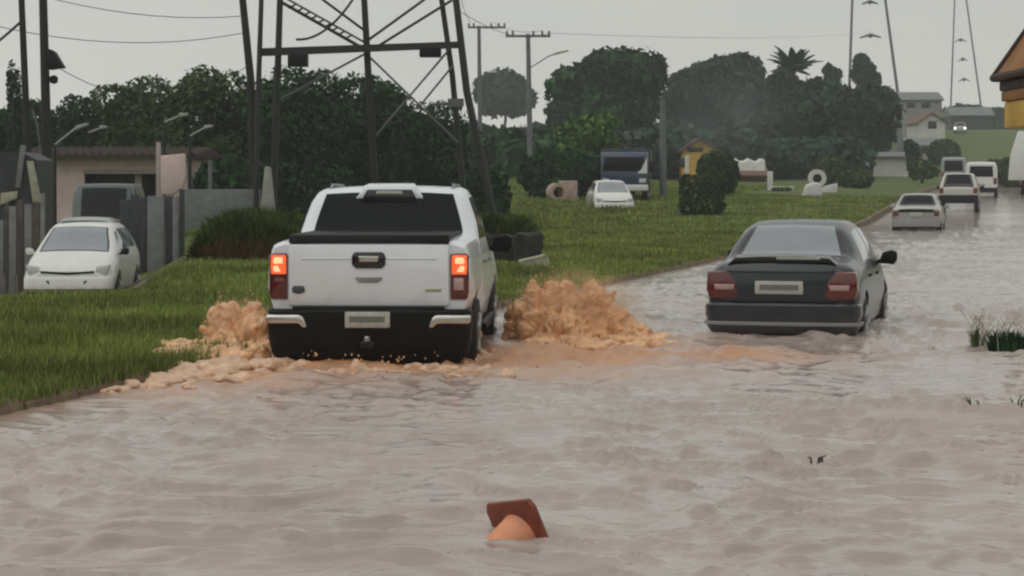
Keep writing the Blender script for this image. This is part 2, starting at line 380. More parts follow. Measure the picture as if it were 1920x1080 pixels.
Z += ridge((3.4, 21.9), (5.4, 22.3), .04, .22, sd=37)
edge = XX - kerbx(YY)
Z *= .35 + .65 * smooth(0, 1.2, edge)
Z += np.maximum(0, hill(YY) - .150) * 1.0
Z = np.where(edge < -.25, -1.2, Z)
silt = 1.0 * gauss(XX, YY, -.7, 19.8, 2.0, 1.5) + .9 * gauss(XX, YY, .8, 21.3, 1.2, 1.5) + .45 * gauss(XX, YY, 2.0, 20.8, 1.3, .8) + 1.1 * gauss(XX, YY, -2.6, 18.9, 1.0, 2.0)
silt = np.clip(silt * (1 + .45 * fbm(U * 1.1, V * 1.0, 51, 3)), 0, 1)
silt = np.maximum(silt, .28 * smooth(.7, .1, edge) * (YY < 24))
me = raw_mesh('flood_water', np.stack([XX, YY, Z], -1).reshape(-1, 3), grid_faces(*XX.shape), 4); me.shade_smooth()
at = me.attributes.new('silt', 'FLOAT', 'POINT'); at.data.foreach_set('value', silt.astype(np.float32).ravel())
wm = bpy.data.materials.new('flood_water'); wm.use_nodes = True
n = wm.node_tree.nodes; L = wm.node_tree.links; b = n['Principled BSDF']; b.inputs['IOR'].default_value = 1.33
a_ = n.new('ShaderNodeAttribute'); a_.attribute_name = 'silt'
t_ = n.new('ShaderNodeTexCoord'); n1 = n.new('ShaderNodeTexNoise'); n1.inputs['Scale'].default_value = .5; n1.inputs['Detail'].default_value = 6
mpn = n.new('ShaderNodeMapping'); mpn.inputs['Scale'].default_value = (1, .6, 1); L.new(t_.outputs['Object'], mpn.inputs[0]); L.new(mpn.outputs[0], n1.inputs['Vector'])
r1 = n.new('ShaderNodeValToRGB'); r1.color_ramp.elements[0].position = .35; r1.color_ramp.elements[0].color = (.36, .292, .264, 1)
r1.color_ramp.elements[1].position = .68; r1.color_ramp.elements[1].color = (.435, .362, .332, 1)
L.new(n1.outputs['Fac'], r1.inputs['Fac'])
m1 = n.new('ShaderNodeMixRGB'); m1.inputs[2].default_value = (.52, .27, .15, 1)
L.new(a_.outputs['Fac'], m1.inputs['Fac']); L.new(r1.outputs[0], m1.inputs[1]); L.new(m1.outputs[0], b.inputs['Base Color'])
mr = n.new('ShaderNodeMapRange'); mr.inputs['To Min'].default_value = .09; mr.inputs['To Max'].default_value = .40
L.new(a_.outputs['Fac'], mr.inputs['Value']); L.new(mr.outputs[0], b.inputs['Roughness'])
nb = n.new('ShaderNodeTexNoise'); nb.inputs['Scale'].default_value = 9; nb.inputs['Detail'].default_value = 4
mpb = n.new('ShaderNodeMapping'); mpb.inputs['Scale'].default_value = (.8, 1.6, 1); L.new(t_.outputs['Object'], mpb.inputs[0]); L.new(mpb.outputs[0], nb.inputs['Vector'])
bp = n.new('ShaderNodeBump'); bp.inputs['Strength'].default_value = .25; bp.inputs['Distance'].default_value = .02
L.new(nb.outputs['Fac'], bp.inputs['Height']); L.new(bp.outputs[0], b.inputs['Normal'])
tag(link('flood_water', me, wm), kind='structure')

# ------------------------------------------------------------------ grass blades on the verge
def grass_mesh(name, n, emin, emax, ymin, ymax, hmin, hmax, pw=1.0, w=.012, keep=None):
    u = rng.random(n); Yb = (ymin ** -pw + u * (ymax ** -pw - ymin ** -pw)) ** (-1 / pw)
    ee = emin + (emax - emin) * rng.random(n); Xb = kerbx(Yb) - ee
    if keep is not None: k = keep(Xb, Yb, ee); Xb, Yb, ee = Xb[k], Yb[k], ee[k]; n = len(Xb)
    Zb = ground_z(Xb, Yb) - .01
    clump = .6 + .5 * smooth(-.6, .8, fbm(Xb * 1.3, Yb * 1.0, 61, 3))
    h = (hmin + (hmax - hmin) * rng.random(n)) * clump; ww = w * (.6 + .8 * rng.random(n)) * np.maximum(1, Yb / 22)
    a = rng.random(n) * 2 * np.pi; l = .55 * h * rng.random(n); b2 = rng.random(n) * 2 * np.pi
    dx, dy_ = np.cos(a) * ww, np.sin(a) * ww
    co = np.empty((n, 3, 3)); base = np.stack([Xb, Yb, Zb], -1)
    co[:, 0] = base; co[:, 0, 0] -= dx; co[:, 0, 1] -= dy_
    co[:, 1] = base; co[:, 1, 0] += dx; co[:, 1, 1] += dy_
    co[:, 2] = base; co[:, 2, 0] += np.cos(b2) * l; co[:, 2, 1] += np.sin(b2) * l; co[:, 2, 2] += h
    return raw_mesh(name, co.reshape(-1, 3), np.arange(n * 3), 3)
def on_lawn(X, Y, e): return ~((X < yard_edge(Y) - .8) & (Y > 33.8) & (Y < 53))
me = grass_mesh('verge_grass', 260000, .1, 9, 12.5, 110, .05, .15, 1.0, .010, on_lawn)
tag(link('verge_grass', me, 'grass_blade'), kind='stuff', cat='grass', label='mown green grass covering the verge beside the flooded road')
me = grass_mesh('field_grass', 90000, 9, 30, 45, 135, .08, .22, .6, .014, lambda X, Y, e: ~((Y < 62) & (X < -4)))
tag(link('field_grass', me, 'grass_blade'), kind='stuff', cat='grass', label='longer grass of the open ground under the far trees')
me = grass_mesh('verge_edge_grass', 16000, .0, .35, 12.5, 70, .06, .16, 1.2, .010)
tag(link('kerb_grass', me, 'grass_blade'), kind='stuff', cat='grass', label='ragged grass edge hanging over the kerb')

# ------------------------------------------------------------------ foliage
def leaf_cards(pts, nrm, size, elong=1.5):
    n = len(pts)
    t = rng.normal(size=(n, 3)); nrm = nrm + .8 * rng.normal(size=(n, 3)); nrm /= np.linalg.norm(nrm, axis=1)[:, None]
    t -= (t * nrm).sum(1)[:, None] * nrm; t /= np.linalg.norm(t, axis=1)[:, None]; bt = np.cross(nrm, t)
    s = (size * (.5 + rng.random(n)))[:, None]
    co = np.empty((n, 4, 3)); co[:, 0] = pts - t * s * elong * .5; co[:, 1] = pts + bt * s * .42; co[:, 2] = pts + t * s * elong * .5; co[:, 3] = pts - bt * s * .42
    co[:, 1] += nrm * s * .12; co[:, 3] += nrm * s * .12
    return co.reshape(-1, 3)
def lobe_points(lobes, dens, lo=.72, up=1.0):
    P_, N_ = [], []
    for (c, r) in lobes:
        k = max(30, int(dens * (r[0] * r[1] + r[0] * r[2] + r[1] * r[2]) * 4))
        u = rng.normal(size=(k, 3)); u /= np.linalg.norm(u, axis=1)[:, None]
        rad = lo + (1.08 - lo) * rng.random(k) ** .7
        wob = 1 + .16 * vnoise(u[:, 0] * 3 + c[0], u[:, 1] * 3 + u[:, 2] * 4 + c[2], 3)
        P_.append(np.array(c) + u * np.array(r) * (rad * wob)[:, None]); N_.append(u + np.array([0, 0, .25]))
    return np.concatenate(P_), np.concatenate(N_)
def crown_lobes(w, h, depth, z0, n, rs, flat=1.0):
    "lobes that together fill an uneven crown w wide, h tall, from height z0"
    L_ = [((0, 0, z0 + h * .45), (w * .34, depth * .34, h * .38))]
    for i in range(n):
        a = rs.uniform(0, 2 * math.pi); zz = rs.uniform(.12, .92); prof = math.sqrt(max(.05, 1 - ((zz - .42) / .62) ** 2))
        rr = rs.uniform(.16, .27)
        L_.append(((math.cos(a) * w * (.5 - rr * .8) * prof * rs.uniform(.6, 1), math.sin(a) * depth * .34 * prof, z0 + h * zz * (1 - rr * .55)),
                   (w * rr, depth * rr, h * rr * rs.uniform(.65, .95) * flat)))
    return L_
def tree(name, label, px, top, wpx, Y, mat='leaf_dark', leaf=.42, dens=16, nl=13, seed=1, bottom=.12, group=None, depth=None, cat='tree', lean=0):
    if Y < 100: leaf *= .62; dens *= 2.0
    rs = random.Random(seed); k = F / Y; X = (px - CX) / k; g = gz(X, Y)
    H = EYE + (HY - top) / k - g; w = wpx / k; depth = depth or min(w, 9)
    o = thing(name, label, cat, (X, Y, g - .05), 0, group)
    z0 = H * bottom; lobes = crown_lobes(w, H - z0, depth, z0, nl, rs)
    p, nn = lobe_points(lobes, dens * 2.1)
    p[:, 2] += (H - np.percentile(p[:, 2], 99.7))
    k_ = p[:, 2] > .05; p = p[k_]; nn = nn[k_]
    co = leaf_cards(p, nn, leaf * .62)
    me = raw_mesh('crown', co, np.arange(len(co)), 4); link('crown', me, mat, o)
    tr = MB(); r = max(.09, .022 * H)
    tr.path([(0, 0, 0), (lean * .3 + .03 * w, 0, H * .22), (lean, 0, H * .45), (lean, 0, H * .72)], [r * 1.25, r, r * .8, r * .35])
    for q in range(5):
        a = rs.uniform(0, 6.28); tr.path([(lean * .7, 0, H * rs.uniform(.2, .4)), (math.cos(a) * w * .17, math.sin(a) * depth * .17, H * rs.uniform(.45, .6)), (math.cos(a) * w * .3, math.sin(a) * depth * .3, H * rs.uniform(.6, .78))], [r * .5, r * .35, r * .15], 6)
    tr.build('trunk', 'bark', o)
    return o

# ------------------------------------------------------------------ vehicles
class Shell:
    """lofted car body: stations (y, zb, zbelt, ztop, wb, wm, wbelt, wtop) along the length, rear at y = 0"""
    def __init__(s, st):
        st = np.array(st, float); s.y0, s.y1 = st[0, 0], st[-1, 0]; s.st = st
        s.fn = [pchip(st[:, 0], st[:, i]) for i in range(1, 8)]
    def half(s, y):
        zb, ze, zt, wb, wm, we, wt = [float(f(y)) for f in s.fn]
        d = max(zt - ze, .004); sx = lambda t: we + (wt - we) * t; sz = lambda t: ze + d * t
        r = min(.05, d * .25)
        return [(0, zb), (wb * .7, zb), (wb * .94, zb + .015), (wb, zb + .07), (wm, zb + .55 * (ze - zb)), ((wm + we) / 2 + .006, ze - .22 * (ze - zb)), (we + .004, ze - .012), (sx(.06), sz(.06)),
                (sx(.5) + .06 * d, sz(.5)), (sx(.86) + .03 * d, sz(.86)), (sx(1) - r * .2, zt - r * .25), (wt - .07, zt + r * .35), (wt * .5, zt + r * .35 + .016), (0, zt + r * .35 + .022)]
    def pt(s, y, v, side=1):
        h = s.half(y); v = min(max(v, 0), 12.999); i = int(v); t = v - i
        return Vector((side * (h[i][0] * (1 - t) + h[i+1][0] * t), y, h[i][1] * (1 - t) + h[i+1][1] * t))
    def mesh(s, name, step=.07):
        ys = sorted(set([round(v, 4) for v in np.arange(s.y0, s.y1, step)] + [round(float(v), 4) for v in s.st[:, 0]]))
        mb = MB(); v = []; k = 26
        for y in ys:
            h = s.half(y); v += [(x, y, z) for x, z in h] + [(-x, y, z) for x, z in h[-2:0:-1]]
        f = [(j*k + i, j*k + (i+1) % k, (j+1)*k + (i+1) % k, (j+1)*k + i) for j in range(len(ys) - 1) for i in range(k)]
        f += [tuple(range(k))[::-1], tuple((len(ys)-1)*k + i for i in range(k))]
        return mb.add(v, f).mesh(name, 0, sm=28)
    def patch(s, fn, nu, nv, off=.006):
        "grid of surface points fn(a, b) -> Vector on the shell, lifted by off, with a rim going inwards"
        g = [[fn(i / nu, j / nv) for j in range(nv + 1)] for i in range(nu + 1)]
        v = []; up = []
        for i in range(nu + 1):
            for j in range(nv + 1):
                a = g[min(i+1, nu)][j] - g[max(i-1, 0)][j]; b2 = g[i][min(j+1, nv)] - g[i][max(j-1, 0)]
                nn = a.cross(b2)
                nn = nn.normalized() if nn.length > 1e-9 else Vector((0, 0, 1))
                c = Vector((0, (s.y0 + s.y1) / 2, .8))
                if nn.dot(g[i][j] - c) < 0: nn = -nn
                v.append(g[i][j] + nn * off); up.append(g[i][j] - nn * .02)
        N = len(v); W_ = nv + 1
        f = [(i*W_ + j, i*W_ + j + 1, (i+1)*W_ + j + 1, (i+1)*W_ + j) for i in range(nu) for j in range(nv)]
        rim = [j for j in range(W_)] + [i*W_ + nv for i in range(1, nu+1)] + [nu*W_ + j for j in range(nv-1, -1, -1)] + [i*W_ for i in range(nu-1, 0, -1)]
        f += [(rim[i], rim[(i+1) % len(rim)], N + rim[(i+1) % len(rim)], N + rim[i]) for i in range(len(rim))]
        f += [tuple(N + q for q in fc[::-1]) for fc in f[:nu * nv]]
        return MB().add(v + up, f)
    def top_pane(s, ya, yb, ta=.97, tb=.97, v0=11.2, off=.006):
        def fn(a, b2):
            y = ya + (yb - ya) * a; t = (2 * b2 - 1) * (ta + (tb - ta) * a)
            return s.pt(y, 13 - abs(t) * (13 - v0), 1 if t >= 0 else -1)
        return s.patch(fn, 10, 14, off)
    def side_pane(s, ya0, ya1, yb0, yb1, side, v0=7.3, v1=9.0):
        "quad on the side glass: bottom edge ya0..ya1, top edge yb0..yb1"
        def fn(a, b2):
            lo = ya0 + (ya1 - ya0) * a; hi = yb0 + (yb1 - yb0) * a
            return s.pt(lo + (hi - lo) * b2, v0 + (v1 - v0) * b2, side)
        return s.patch(fn, 8, 5)
def carve(me, cuts):
    "cut wheel arches out of a closed body mesh: cuts = (y, z, r, x0, x1)"
    bo = bpy.data.objects.new('body', me); C.objects.link(bo); tmp = []
    me.materials.append(None) if False else None
    for (y, z, r, x0, x1) in cuts:
        cm = MB().lathe([(r, x0), (r, x1)], 28, 'x', (0, y, z)).mesh('arch'); cm.materials.append(M['black_plastic'])
        co = bpy.data.objects.new('arch', cm); C.objects.link(co); tmp.append(co)
        md = bo.modifiers.new('arch', 'BOOLEAN'); md.object = co; md.operation = 'DIFFERENCE'; md.solver = 'EXACT'; md.material_mode = 'TRANSFER'
    dg = bpy.context.evaluated_depsgraph_get(); dg.update()
    nm = bpy.data.meshes.new_from_object(bo.evaluated_get(dg), preserve_all_data_layers=True, depsgraph=dg)
    for t in tmp: bpy.data.objects.remove(t)
    bpy.data.objects.remove(bo)
    nm.shade_smooth(); nm.set_sharp_from_angle(angle=R(28)); return nm
def wheel(root, x, y, r, w=.2, side=1):
    o = MB().lathe([(r * .62, -w*.5), (r * .93, -w*.5), (r, -w*.36), (r, w*.36), (r * .93, w*.5), (r * .62, w*.5)], 28, 'x', (0, 0, 0)).build('wheel', 'rubber', root)
    o.location = (x, y, r)
    rm = MB(); rm.lathe([(r * .64, -w*.40), (r * .64, w*.40)], 24, 'x')
    for k in range(5):
        a = 2 * math.pi * k / 5; rm.tube((side * w * .42, 0, 0), (side * w * .42, math.cos(a) * r * .6, math.sin(a) * r * .6), .035, .05, 6)
    rm.lathe([(.07, 0), (.06, w * .46)] if side > 0 else [(.06, -w * .46), (.07, 0)], 12, 'x')
    rm.build('rim', 'rim', o)
    return o
def bumper(root, mat, path, prof, name='bumper', bevel=0):
    "sweep profile (offset outwards, z) along a plan path (x, y); outward = right of travel"
    n = len(path); v = []; k = len(prof)
    for i, (x, y) in enumerate(path):
        a = Vector(path[max(i-1, 0)]); b2 = Vector(path[min(i+1, n-1)]); d = (b2 - a).normalized(); nx, ny = d.y, -d.x
        for (o_, z) in prof: v.append((x + nx * o_, y + ny * o_, z))
    f = [(i*k + j, i*k + (j+1) % k, (i+1)*k + (j+1) % k, (i+1)*k + j) for i in range(n-1) for j in range(k)] + [tuple(range(k)), tuple((n-1)*k + j for j in range(k-1, -1, -1))]
    return MB().add(v, f).build(name, mat, root, bevel)
def u_path(w, y, r, ly, n=6):
    "U round the rear: from left side to right side; outward = -y"
    pts = [(-w, y + ly)]
    for i in range(n + 1):
        a = math.pi + math.pi / 2 * i / n; pts.append((-w + r + math.cos(a) * r, y + r + math.sin(a) * r))
    q = [(0, y - .03)]
    return pts + q + [(-x, yy) for x, yy in pts[::-1]]
def mir(poly): return [(-a, b) for a, b in poly][::-1]

def mirror_part(root, x, y, z, side, mat, s=1.0):
    mb = MB().prism([(x - .02, z - .06*s), (x + .16*s*1, z - .075*s), (x + .2*s, z - .02), (x + .2*s, z + .07*s), (x + .14*s, z + .1*s), (x + .03, z + .07*s)], 'xz', y - .06*s, y + .08*s)
    mb.tube((x - .1, y + .01, z - .05), (x + .05, y + .01, z - .03), .025)
    if side < 0: mb.v = [(-a, b, c) for a, b, c in mb.v]
    return mb.build('mirror', mat, root, .02)

# ---- the white pickup
def pickup():
    yaw = -R(2.3)
    t = thing('pickup_truck', 'white double cab pickup truck with lit tail lamps pushing through the brown water', 'pickup truck', (-1.307, 19.5, -.18), yaw)
    bed = Shell([(0, .60, 1.15, 1.285, .86, .925, .90, .855), (.05, .58, 1.17, 1.31, .87, .935, .915, .87), (.4, .56, 1.18, 1.325, .88, .945, .92, .875), (1.3, .55, 1.18, 1.335, .88, .945, .92, .88), (1.72, .5, 1.18, 1.335, .88, .94, .92, .88)])
    nm = carve(bed.mesh('bed'), [(1.08, .40, .46, .52, 1.2), (1.08, .40, .46, -1.2, -.52)])
    nm.materials.clear(); nm.materials.append(M['white_paint']); nm.materials.append(M['black_plastic'])
    b_ = link('bed', nm, None, t)
    cab = Shell([(1.74, .45, 1.19, 1.30, .86, .935, .92, .80), (1.80, .42, 1.19, 1.36, .87, .94, .92, .855), (1.98, .4, 1.19, 1.735, .88, .94, .92, .755), (2.15, .4, 1.19, 1.785, .88, .94, .92, .745), (2.8, .4, 1.18, 1.80, .88, .94, .92, .74), (3.3, .4, 1.17, 1.75, .88, .94, .92, .72),
                 (3.75, .4, 1.15, 1.40, .88, .94, .915, .74), (4.05, .4, 1.12, 1.20, .88, .945, .91, .82), (4.6, .42, 1.08, 1.15, .88, .955, .91, .80), (5.05, .45, 1.0, 1.08, .86, .93, .87, .74), (5.28, .5, .85, .95, .78, .84, .76, .62)])
    nm = carve(cab.mesh('cab'), [(4.28, .40, .46, .52, 1.2), (4.28, .40, .46, -1.2, -.52)])
    nm.materials.clear(); nm.materials.append(M['white_paint']); nm.materials.append(M['black_plastic'])
    cb = link('cab', nm, None, t)
    cab.top_pane(1.775, 1.972, .995, .97, 11.1).build('rear_window', 'glass', t)
    cab.top_pane(3.42, 3.98, .97, .97).build('windscreen', 'glass', t)
    for sd in (1, -1):
        cab.side_pane(2.02, 2.62, 2.14, 2.62, sd, 7.3, 9.1).build('side_window', 'glass', t)
        cab.side_pane(2.74, 3.72, 2.74, 3.36, sd, 7.3, 9.1).build('side_window', 'glass', t)
        for y0, y1, z in ((2.15, 2.36, 1.06), (3.0, 3.2, 1.05)): MB().box((sd * .945 - .012, y0, z), (sd * .945 + .02, y1, z + .03)).build('door_handle', 'grey_plastic', t, .006)
        mirror_part(t, .95, 3.55, 1.20, sd, 'black_plastic', 1.1)
    # tailgate: a proud panel with a fold line, black tonneau lip above
    tg = MB().prism([(-.735, .755), (-.70, .742), (.70, .742), (.735, .755), (.735, 1.285), (.715, 1.305), (-.715, 1.305), (-.735, 1.285)], 'xz', -.028, .05).build('tailgate', 'white_paint', t, .012)
    for x0, x1 in ((-.62, -.16), (.16, .62)): MB().prism([(x0, 1.165), (x1, 1.165), (x1, 1.185), (x0, 1.185)], 'xz', -.034, .0).build('crease', 'white_paint', tg, .005)
    bz = MB().prism([(-.155, 1.12), (-.12, 1.085), (.12, 1.085), (.155, 1.12), (.155, 1.20), (.13, 1.235), (-.13, 1.235), (-.155, 1.20)], 'xz', -.045, -.02).build('handle_bezel', 'black_gloss', tg, .012)
    MB().prism([(-.085, 1.145), (.085, 1.145), (.095, 1.20), (-.095, 1.20)], 'xz', -.058, -.04).build('handle', 'chrome', bz, .01)
    # flat bow-shaped emblem under the handle
    MB().prism([(-.12, .985), (-.085, .957), (.085, .957), (.12, .985), (.125, 1.005), (-.125, 1.005)], 'xz', -.040, -.02).build('emblem', 'grey_plastic', tg, .005)
    MB().prism([(-.70, .865), (-.66, .852), (-.62, .852), (-.585, .87), (-.585, .905), (-.60, .925), (-.69, .925), (-.705, .90)], 'xz', -.036, -.02).build('badge', 'dark_badge', tg, .006)
    MB().prism([(.515, .872), (.66, .872), (.668, .900), (.523, .900)], 'xz', -.033, -.02).build('badge', 'gold_badge', tg, .003)
    lip = MB().prism([(-.03, 1.315), (.0, 1.39), (.12, 1.395), (1.70, 1.392), (1.70, 1.345), (.12, 1.34), (.1, 1.315)], 'yz', -.735, .735).build('tonneau_cover', 'black_plastic', t, .012)
    # lamps
    for sd in (1, -1):
        pol = [(.745, .80), (.90, .80), (.915, .86), (.915, 1.19), (.90, 1.222), (.752, 1.222), (.745, 1.2)]
        if sd < 0: pol = mir(pol)
        lp = MB().prism(pol, 'xz', -.022, .16).build('tail_lamp', 'lamp_dark_red', t, .014)
        up = [(.757, 1.03), (.897, 1.03), (.903, 1.10), (.897, 1.208), (.765, 1.208), (.757, 1.19)]
        if sd < 0: up = mir(up)
        MB().prism(up, 'xz', -.030, .05).build('brake_lens', 'lamp_lit', lp, .01)
        for ht in ([(.785, 1.128), (.872, 1.122), (.88, 1.15), (.868, 1.188), (.79, 1.188)], [(.80, 1.052), (.868, 1.05), (.882, 1.09), (.87, 1.108), (.835, 1.112)]):
            if sd < 0: ht = mir(ht)
            MB().prism(ht, 'xz', -.036, .0).build('bulb_glow', 'lamp_hot', lp, .012)
        lo = [(.775, .885), (.87, .885), (.87, 1.0), (.775, 1.0)]
        if sd < 0: lo = mir(lo)
        MB().prism(lo, 'xz', -.029, .05).build('reverse_lens', 'lamp_pale' if sd > 0 else 'lamp_red', lp, .012)
    # black bumper with two chrome corner pieces
    pth = u_path(.915, -.07, .12, .30)
    bumper(t, 'black_plastic', pth, [(-.06, .715), (0, .715), (.02, .69), (.025, .56), (.012, .42), (-.02, .30), (-.08, .22), (-.14, .24)], 'bumper')  # black lower part drawn deep to stand in for shadow under the truck
    for sd in (1, -1):
        pol = [(.55, .545), (.60, .545), (.63, .585), (.93, .585), (.935, .665), (.625, .668), (.585, .645)]
        if sd < 0: pol = mir(pol)
        MB().prism(pol, 'xz', -.128, .22).build('bumper_corner', 'chrome', t, .022, 3)
    MB().prism([(-.70, .735), (.70, .735), (.68, .70), (-.68, .70)], 'xz', -.085, .1).build('step_pad', 'black_plastic', t, .01)
    pl = MB().box((-.205, -.150, .55), (.205, -.11, .695)).build('number_plate', 'plate', t, .008)
    MB().prism([(-.165, .60), (.16, .60), (.16, .655), (-.165, .655)], 'xz', -.153, -.13).build('plate_mark', 'plate_mark', pl)
    MB().box((-.06, -.16, .37), (.06, .3, .43)).tube((.0, -.15, .40), (0, -.15, .47), .028, .02, 10).build('tow_hitch', 'steel_dark', t, .005)
    MB().lathe([(.004, -.02), (.03, -.01), (.032, .02), (.02, .035)], 10, 'z', (0, -.155, .44)).build('tow_ball', 'rim', t)
    # underbody, axle, mud flaps
    MB().box((-.72, .1, .40), (.72, 5.0, .62)).build('chassis', 'black_plastic', t, .02)
    MB().tube((-.8, 1.08, .38), (.8, 1.08, .38), .06).lathe([(.05, -.18), (.16, -.1), (.16, .1), (.05, .18)], 14, 'x', (0, 1.08, .38)).build('rear_axle', 'steel_dark', t)
    for sd in (1, -1):
        MB().box((sd * .80 - .14, .58, .16), (sd * .80 + .14, .60, .62)).build('mud_flap', 'rubber', t, .004)
        for y in (1.08, 4.28): wheel(t, sd * .82, y, .385, .25, sd)
        MB().tube((sd * .93, 1.95, .42), (sd * .93, 3.7, .42), .05).build('side_step', 'black_plastic', t)
        hp = [(.55, .84), (.78, .86), (.80, 1.0), (.55, .98)]
        if sd < 0: hp = mir(hp)
        MB().prism(hp, 'xz', 4.95, 5.22).build('headlight', 'headlight', t, .02)
    # roof hump with the high brake lamp
    sp = MB(); v = []
    for y, w, z0, z1 in ((1.93, .30, 1.70, 1.775), (1.96, .29, 1.70, 1.838), (2.2, .26, 1.70, 1.86), (2.55, .22, 1.70, 1.835)):
        v += [(-w - .06, y, z0), (w + .06, y, z0), (w - .03, y, z1), (-w + .03, y, z1)]
    f = [(i*4 + k, i*4 + (k+1) % 4, (i+1)*4 + (k+1) % 4, (i+1)*4 + k) for i in range(3) for k in range(4)] + [(0, 1, 2, 3), (15, 14, 13, 12)]
    sp.add(v, f).build('roof_spoiler', 'white_paint', t, .008)
    hb = MB().prism([(-.295, 1.665), (.295, 1.665), (.225, 1.798), (-.225, 1.798)], 'xz', 1.905, 1.99).build('lamp_housing', 'black_gloss', t, .01)
    MB().prism([(-.14, 1.752), (.14, 1.752), (.125, 1.785), (-.125, 1.785)], 'xz', 1.895, 1.95).build('high_brake_lamp', 'plate', hb, .005)
    for sd in (1, -1):
        MB().path([(sd * .62, 2.15, 1.80), (sd * .62, 2.3, 1.845), (sd * .62, 3.2, 1.835), (sd * .61, 3.35, 1.77)], .014, 6).build('roof_rail', 'grey_plastic', t)
    return t
pickup()

# ---- passenger cars
def car(name, label, cat, loc, yaw, st, paint, wr=.31, wy=(.80, 3.42), track=.76, rear=(1,), panes=None, glass='glass', group=None):
    t = thing(name, label, cat, loc, yaw, group); sh = Shell(st)
    nm = carve(sh.mesh('body'), [(y, wr, wr + .055, x0, x1) for y in wy for x0, x1 in ((.50, 1.1), (-1.1, -.50))])
    nm.materials.clear(); nm.materials.append(M[paint]); nm.materials.append(M['black_plastic'])
    link('body', nm, None, t)
    for y in wy:
        for sd in (1, -1): wheel(t, sd * track, y, wr, .19, sd)
    p = panes
    for nm_, q in (('rear_window', p['rear']), ('windscreen', p['front'])):
        w_ = sh.top_pane(*q, off=.009).build(nm_, glass, t); gx = .045
        sh.top_pane(q[0] - gx, q[1] + gx * .6, min(1.04, q[2] + .05), min(1.04, q[3] + .05), q[4] - .25, .004).build('seal', 'black_gloss', w_)
    for q in p['sides']:
        for sd in (1, -1): sh.side_pane(*q, sd).build('side_window', glass, t)
    return t, sh

SEDAN = [(0, .40, .84, .90, .68, .74, .70, .58), (.05, .33, .88, .965, .76, .81, .77, .65), (.16, .28, .90, .99, .79, .845, .80, .68), (.45, .24, .91, 1.01, .81, .86, .82, .69), (.78, .22, .91, 1.03, .82, .865, .825, .70), (1.35, .2, .91, 1.345, .82, .865, .825, .575),
         (1.75, .2, .905, 1.405, .82, .865, .825, .565), (2.3, .2, .90, 1.41, .82, .865, .825, .57), (2.65, .2, .895, 1.375, .82, .865, .825, .575), (3.2, .2, .87, 1.06, .82, .865, .82, .68), (3.45, .21, .85, .955, .82, .865, .81, .70), (3.95, .24, .76, .86, .80, .85, .77, .64), (4.15, .28, .68, .77, .74, .80, .70, .56), (4.25, .34, .58, .64, .64, .70, .60, .48)]
SP = dict(rear=(.80, 1.36, .96, .94, 11.15), front=(2.72, 3.38, .95, .97, 11.1), sides=[(1.12, 2.0, 1.42, 2.0), (2.07, 3.0, 2.07, 2.62)])
def navy_sedan():
    st = [list(r) for r in SEDAN]
    t, sh = car('sedan_car', 'dark navy sedan with a rear spoiler, half sunk in floodwater right of the pickup', 'car', (2.975, 23.55, -.20), -R(14.5), st, 'navy_paint', panes=SP, glass='glass_sky_tint')
    # spoiler over the boot lid with the high brake light in it
    v = []
    for x, dz in ((-.60, -.05), (-.52, .02), (-.25, .035), (.25, .035), (.52, .02), (.60, -.05)):
        v += [(x, .05, .985 + dz * .4), (x, .03, 1.03 + dz), (x, .30, 1.055 + dz), (x, .40, 1.02 + dz * .4)]
    f = [(i*4 + k, i*4 + (k+1) % 4, (i+1)*4 + (k+1) % 4, (i+1)*4 + k) for i in range(5) for k in range(4)] + [(0, 1, 2, 3), (23, 22, 21, 20)]
    sp = MB().add(v, f).build('spoiler', 'black_gloss', t, .006)
    MB().box((-.06, .022, 1.035), (.42, .06, 1.06)).build('high_brake_lamp', 'lamp_head', sp, .006)
    # boot panel, lamps, plate
    bt = MB().prism([(-.60, .56), (.60, .56), (.62, .60), (.63, .90), (.58, .93), (-.58, .93), (-.63, .90), (-.62, .60)], 'xz', -.018, .05).build('boot_lid', 'navy_paint', t, .014)
    MB().prism([(-.03, .895), (-.035, .905), (-.01, .958), (.03, .958), (.03, .895)], 'yz', -.57, .57).build('lid_edge', 'navy_paint', bt, .004)
    for sd in (1, -1):
        pol = [(.47, .62), (.55, .585), (.80, .60), (.835, .70), (.82, .90), (.60, .91), (.50, .80)]
        if sd < 0: pol = mir(pol)
        lp = MB().prism(pol, 'xz', -.022, .30).build('tail_lamp', 'lamp_red' if sd > 0 else 'lamp_dark_red', t, .02)
        q = [(.53, .70), (.74, .70), (.75, .76), (.52, .76)]
        if sd < 0: q = mir(q)
        MB().prism(q, 'xz', -.030, .1).build('lamp_band', 'lamp_pale', lp, .008)
    pl = MB().box((-.29, -.035, .655), (.24, -.015, .80)).build('number_plate', 'plate', bt, .006)
    MB().prism([(-.24, .70), (.19, .70), (.19, .76), (-.24, .76)], 'xz', -.038, -.02).build('plate_mark', 'plate_mark', pl)
    pth = u_path(.83, -.055, .16, .36)
    bumper(t, 'navy_paint', pth, [(-.08, .56), (0, .555), (.03, .53), (.035, .42), (.01, .36), (.02, .30), (-.03, .22), (-.1, .24)], 'bumper')
    bumper(t, 'grey_plastic', pth, [(.032, .352), (.046, .345), (.046, .315), (.018, .31)], 'bumper_strip')
    for sd in (1, -1):
        for y0, z in ((1.35, .80), (2.3, .79)): MB().box((sd * .845 - .012, y0, z), (sd * .845 + .018, y0 + .17, z + .03)).build('door_handle', 'black_plastic', t, .006)
        mirror_part(t, .84, 2.92, .96, sd, 'black_plastic', 1.0)
        hp = [(.42, .62), (.66, .60), (.68, .72), (.44, .74)]
        if sd < 0: hp = mir(hp)
        MB().prism(hp, 'xz', 3.9, 4.16).build('headlight', 'headlight', t, .02)
    return t
navy_sedan()

